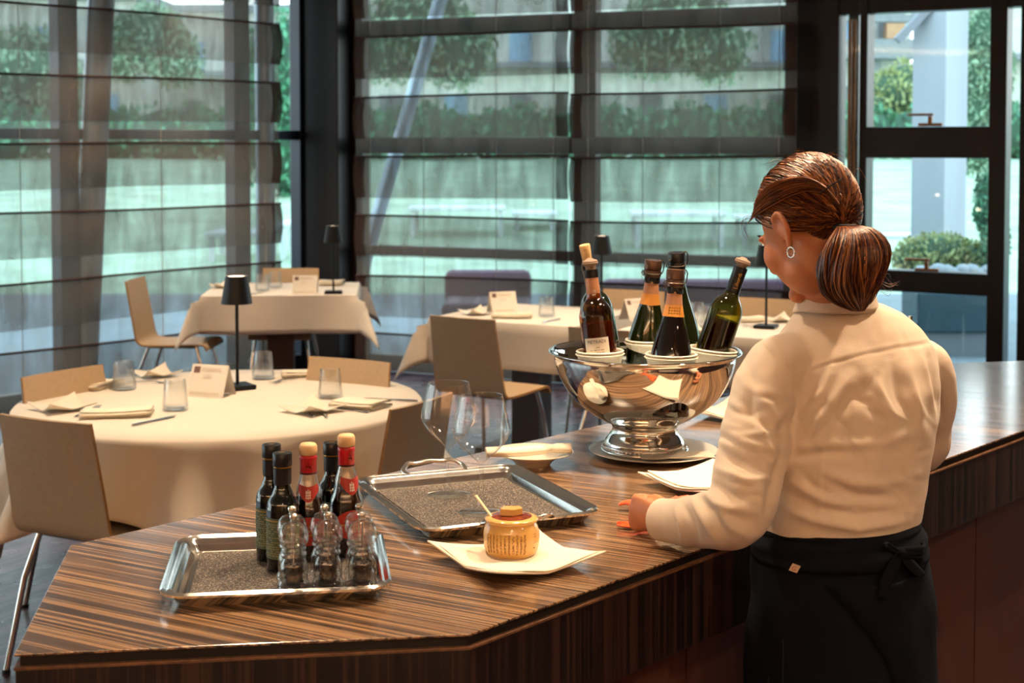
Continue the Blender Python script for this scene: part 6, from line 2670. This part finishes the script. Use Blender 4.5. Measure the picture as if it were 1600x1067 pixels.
pm_ = MB()
pm_.loft([[pony(t, 2 * PI * k / 24, .78 + .06 * math.sin(k * 3 + t * 5)) for k in range(24)] for t in np.linspace(0, .93, 22)])
tail = part(pm_, 'ponytail', MT['hair_in'], hair, 70)
paths = []
for _ in range(1700):
    ph0, rho = rnd.uniform(0, 2 * PI), rnd.uniform(.74, 1.06)
    t1 = rnd.choice((rnd.uniform(.72, 1.0), rnd.uniform(.86, 1.0)))
    tw = rnd.gauss(.5, .25)
    amp, fr, p0_ = rnd.uniform(.0, .16), rnd.uniform(2, 5), rnd.uniform(0, 6)
    clump = .22 * math.sin(ph0 * 3 + 1)
    n_ = 16
    pts = []
    for i in range(n_):
        t = t1 * i / (n_ - 1)
        ph = ph0 + (tw + clump) * t * t + amp * math.sin(t * fr + p0_) * t
        pts.append(pony(t, ph, rho * (1 + .07 * math.sin(ph0 * 6 + t * 3) + .05 * math.sin(ph0 * 13 + t * 6)) * (1 + .10 * math.sin(t * 9 + ph0 * 2) * t)))
    paths.append((pts, rnd.uniform(.0007, .0014)))
strands(paths, .001, 'ponytail_strands', tail, MT['hair'])
tb_m = MB()
tb_m.tube([pony(.0, a, 1.12) + Vector((-.004, .004, -.002)) for a in np.linspace(0, 2 * PI, 25)], .0048, 8, cap=False)
part(tb_m, 'hair_tie', P('black elastic hair tie', '#08080a', .8), hair)
# loose fine hairs
paths = []
fly = [([(1262, 243), (1255, 236), (1240, 238)], 2.5), ([(1290, 245), (1300, 238), (1314, 246)], 2.5), ([(1175, 335), (1160, 342), (1162, 362), (1172, 374)], 2.5),
       ([(1225, 252), (1210, 250), (1200, 262)], 2.5), ([(1330, 262), (1344, 262), (1350, 280)], 2.5), ([(1380, 430), (1392, 436), (1398, 446)], 2.44), ([(1378, 440), (1388, 448), (1402, 442)], 2.44),
       ([(1372, 446), (1384, 458), (1394, 452)], 2.44)]
for pts, Y in fly:
    for k in range(4):
        jit = [(a + rnd.gauss(0, 3.5), b_ + rnd.gauss(0, 3.5)) for a, b_ in pts]
        P_s = [yp(a, b_, Y + .03) for a, b_ in jit]
        P_s = [hit(pts[0][0] + rnd.gauss(0, 3), pts[0][1] + 12)] + P_s if Y > 2.47 else P_s
        paths.append((smoothprof(P_s, 4), .00035))
tag(strands(paths, .0004, 'loose_hairs', hair, MT['hair']), kind='stuff')

# ---------------------------------------------------------------- face details, jewellery
for s_ in (-1, 1):
    part(MB().tube([hp(s_ * .016, .090, .016), hp(s_ * .030, .088, .021), hp(s_ * .046, .076, .017)], [.0018, .0024, .0012], 8), 'eyebrow', MT['hair_in'])
    part(MB().tube([hp(s_ * .019, .0865, -.016), hp(s_ * .031, .0880, -.0185), hp(s_ * .043, .0800, -.015)], [.0008, .0014, .0009], 8), 'eyelashes', MT['hair_in'])
part(MB().tube([hp(-.015, .0865, -.0665), hp(0, .0915, -.0668), hp(.015, .0865, -.0665)], [.0012, .0022, .0012], 8), 'lips', P('muted rose lips', '#9c4f42', .45))
ec = hp(-.079, -.021, -.0555)
er = MB()
er.tube([ec + HY * (.0085 * math.cos(a)) + HZ * (.0085 * math.sin(a)) for a in np.linspace(0, 2 * PI, 29)], .0013, 8, cap=False)
for a in np.linspace(0, 2 * PI, 15)[:-1]:
    er.sphere(tuple(ec + HY * (.0088 * math.cos(a)) + HZ * (.0088 * math.sin(a))), .0019, 6, 4)
tag(part(er, 'hoop_earring', MT['chrome']), 'small beaded hoop earring')
bc_ = WL.lerp(pz(999, 2.60, 1.040), -.02)
br_m = MB()
u1 = Vector((.10, -.18, 1)).normalized(); u2 = Vector((.80, .58, -.15)).normalized()
wv = dl.normalized()
bcn = WL + wv * .012
br_m.tube([bcn + u1 * (.0225 * math.cos(a)) + u2 * (.0190 * math.sin(a)) for a in np.linspace(0, 2 * PI, 33)], .0008, 6, cap=False)
br_m.sphere(tuple(bcn - u2 * .0195 + u1 * .003), .0035, 10, 8)
br_m.sphere(tuple(bcn - u2 * .0190 + u1 * .011), .0018, 8, 6)
part(br_m, 'bracelet', MT['chrome'])

# pen standing in the chest pocket
pp = yp(1422, 512, 2.70)
pen = MB().tube([(0, 0, -.10), (0, 0, .0), (0, 0, .022)], .0042, 10)
pen.box((.0, -.0055, .004), (.0028, .0014, .030))
po = pen.build('pen', MT['steel'], None, smooth=40)
po.location = pp
tag(po, 'silver pen in the chest pocket, its clip peeking over the right shoulder', 'pen')

# ---------------------------------------------------------------- orange cloth under the hand
def strip(pts, w, hgt, seed):
    m = MB()
    P3 = smoothprof([Vector(p) for p in pts], 5)
    n_ = len(P3)
    rr = []
    for i, p in enumerate(P3):
        t = (P3[min(i + 1, n_ - 1)] - P3[max(0, i - 1)]); t.z = 0; t.normalize()
        s_ = Vector((-t.y, t.x, 0))
        f = i / (n_ - 1)
        ww = w(f)
        rr.append([p + s_ * (ww * k) + Vector((0, 0, hgt(f, k))) for k in np.linspace(-1, 1, 9)])
    return rr


oc = MB()
z1 = CZ + .002
rr = strip([zp(1075, 782, z1), zp(1045, 792, z1), zp(1020, 808, z1), zp(1000, 822, z1), zp(964, 824, z1)], lambda f: .026 * (1 - f) ** .55 + .003, lambda f, k: .0035 + .006 * math.cos(k * 5 + f * 7) * .5 + .004 * (1 - k * k), 1)
oc.loft(rr, cap=False, closed=False)
rr2 = strip([zp(1015, 800, z1), zp(998, 800, z1), zp(982, 796, z1), zp(967, 795, z1)], lambda f: .011 * (1 - f) ** .4 + .003, lambda f, k: .005 + .014 * math.sin(f * PI * .9) * (1 - .5 * k * k), 2)
oc.loft(rr2, cap=False, closed=False)
o = oc.build('wiping_cloth', MT['orange'], None, smooth=60, solid=.0022)
tag(o, 'orange wiping cloth crumpled under the left hand of the waitress', 'cloth')
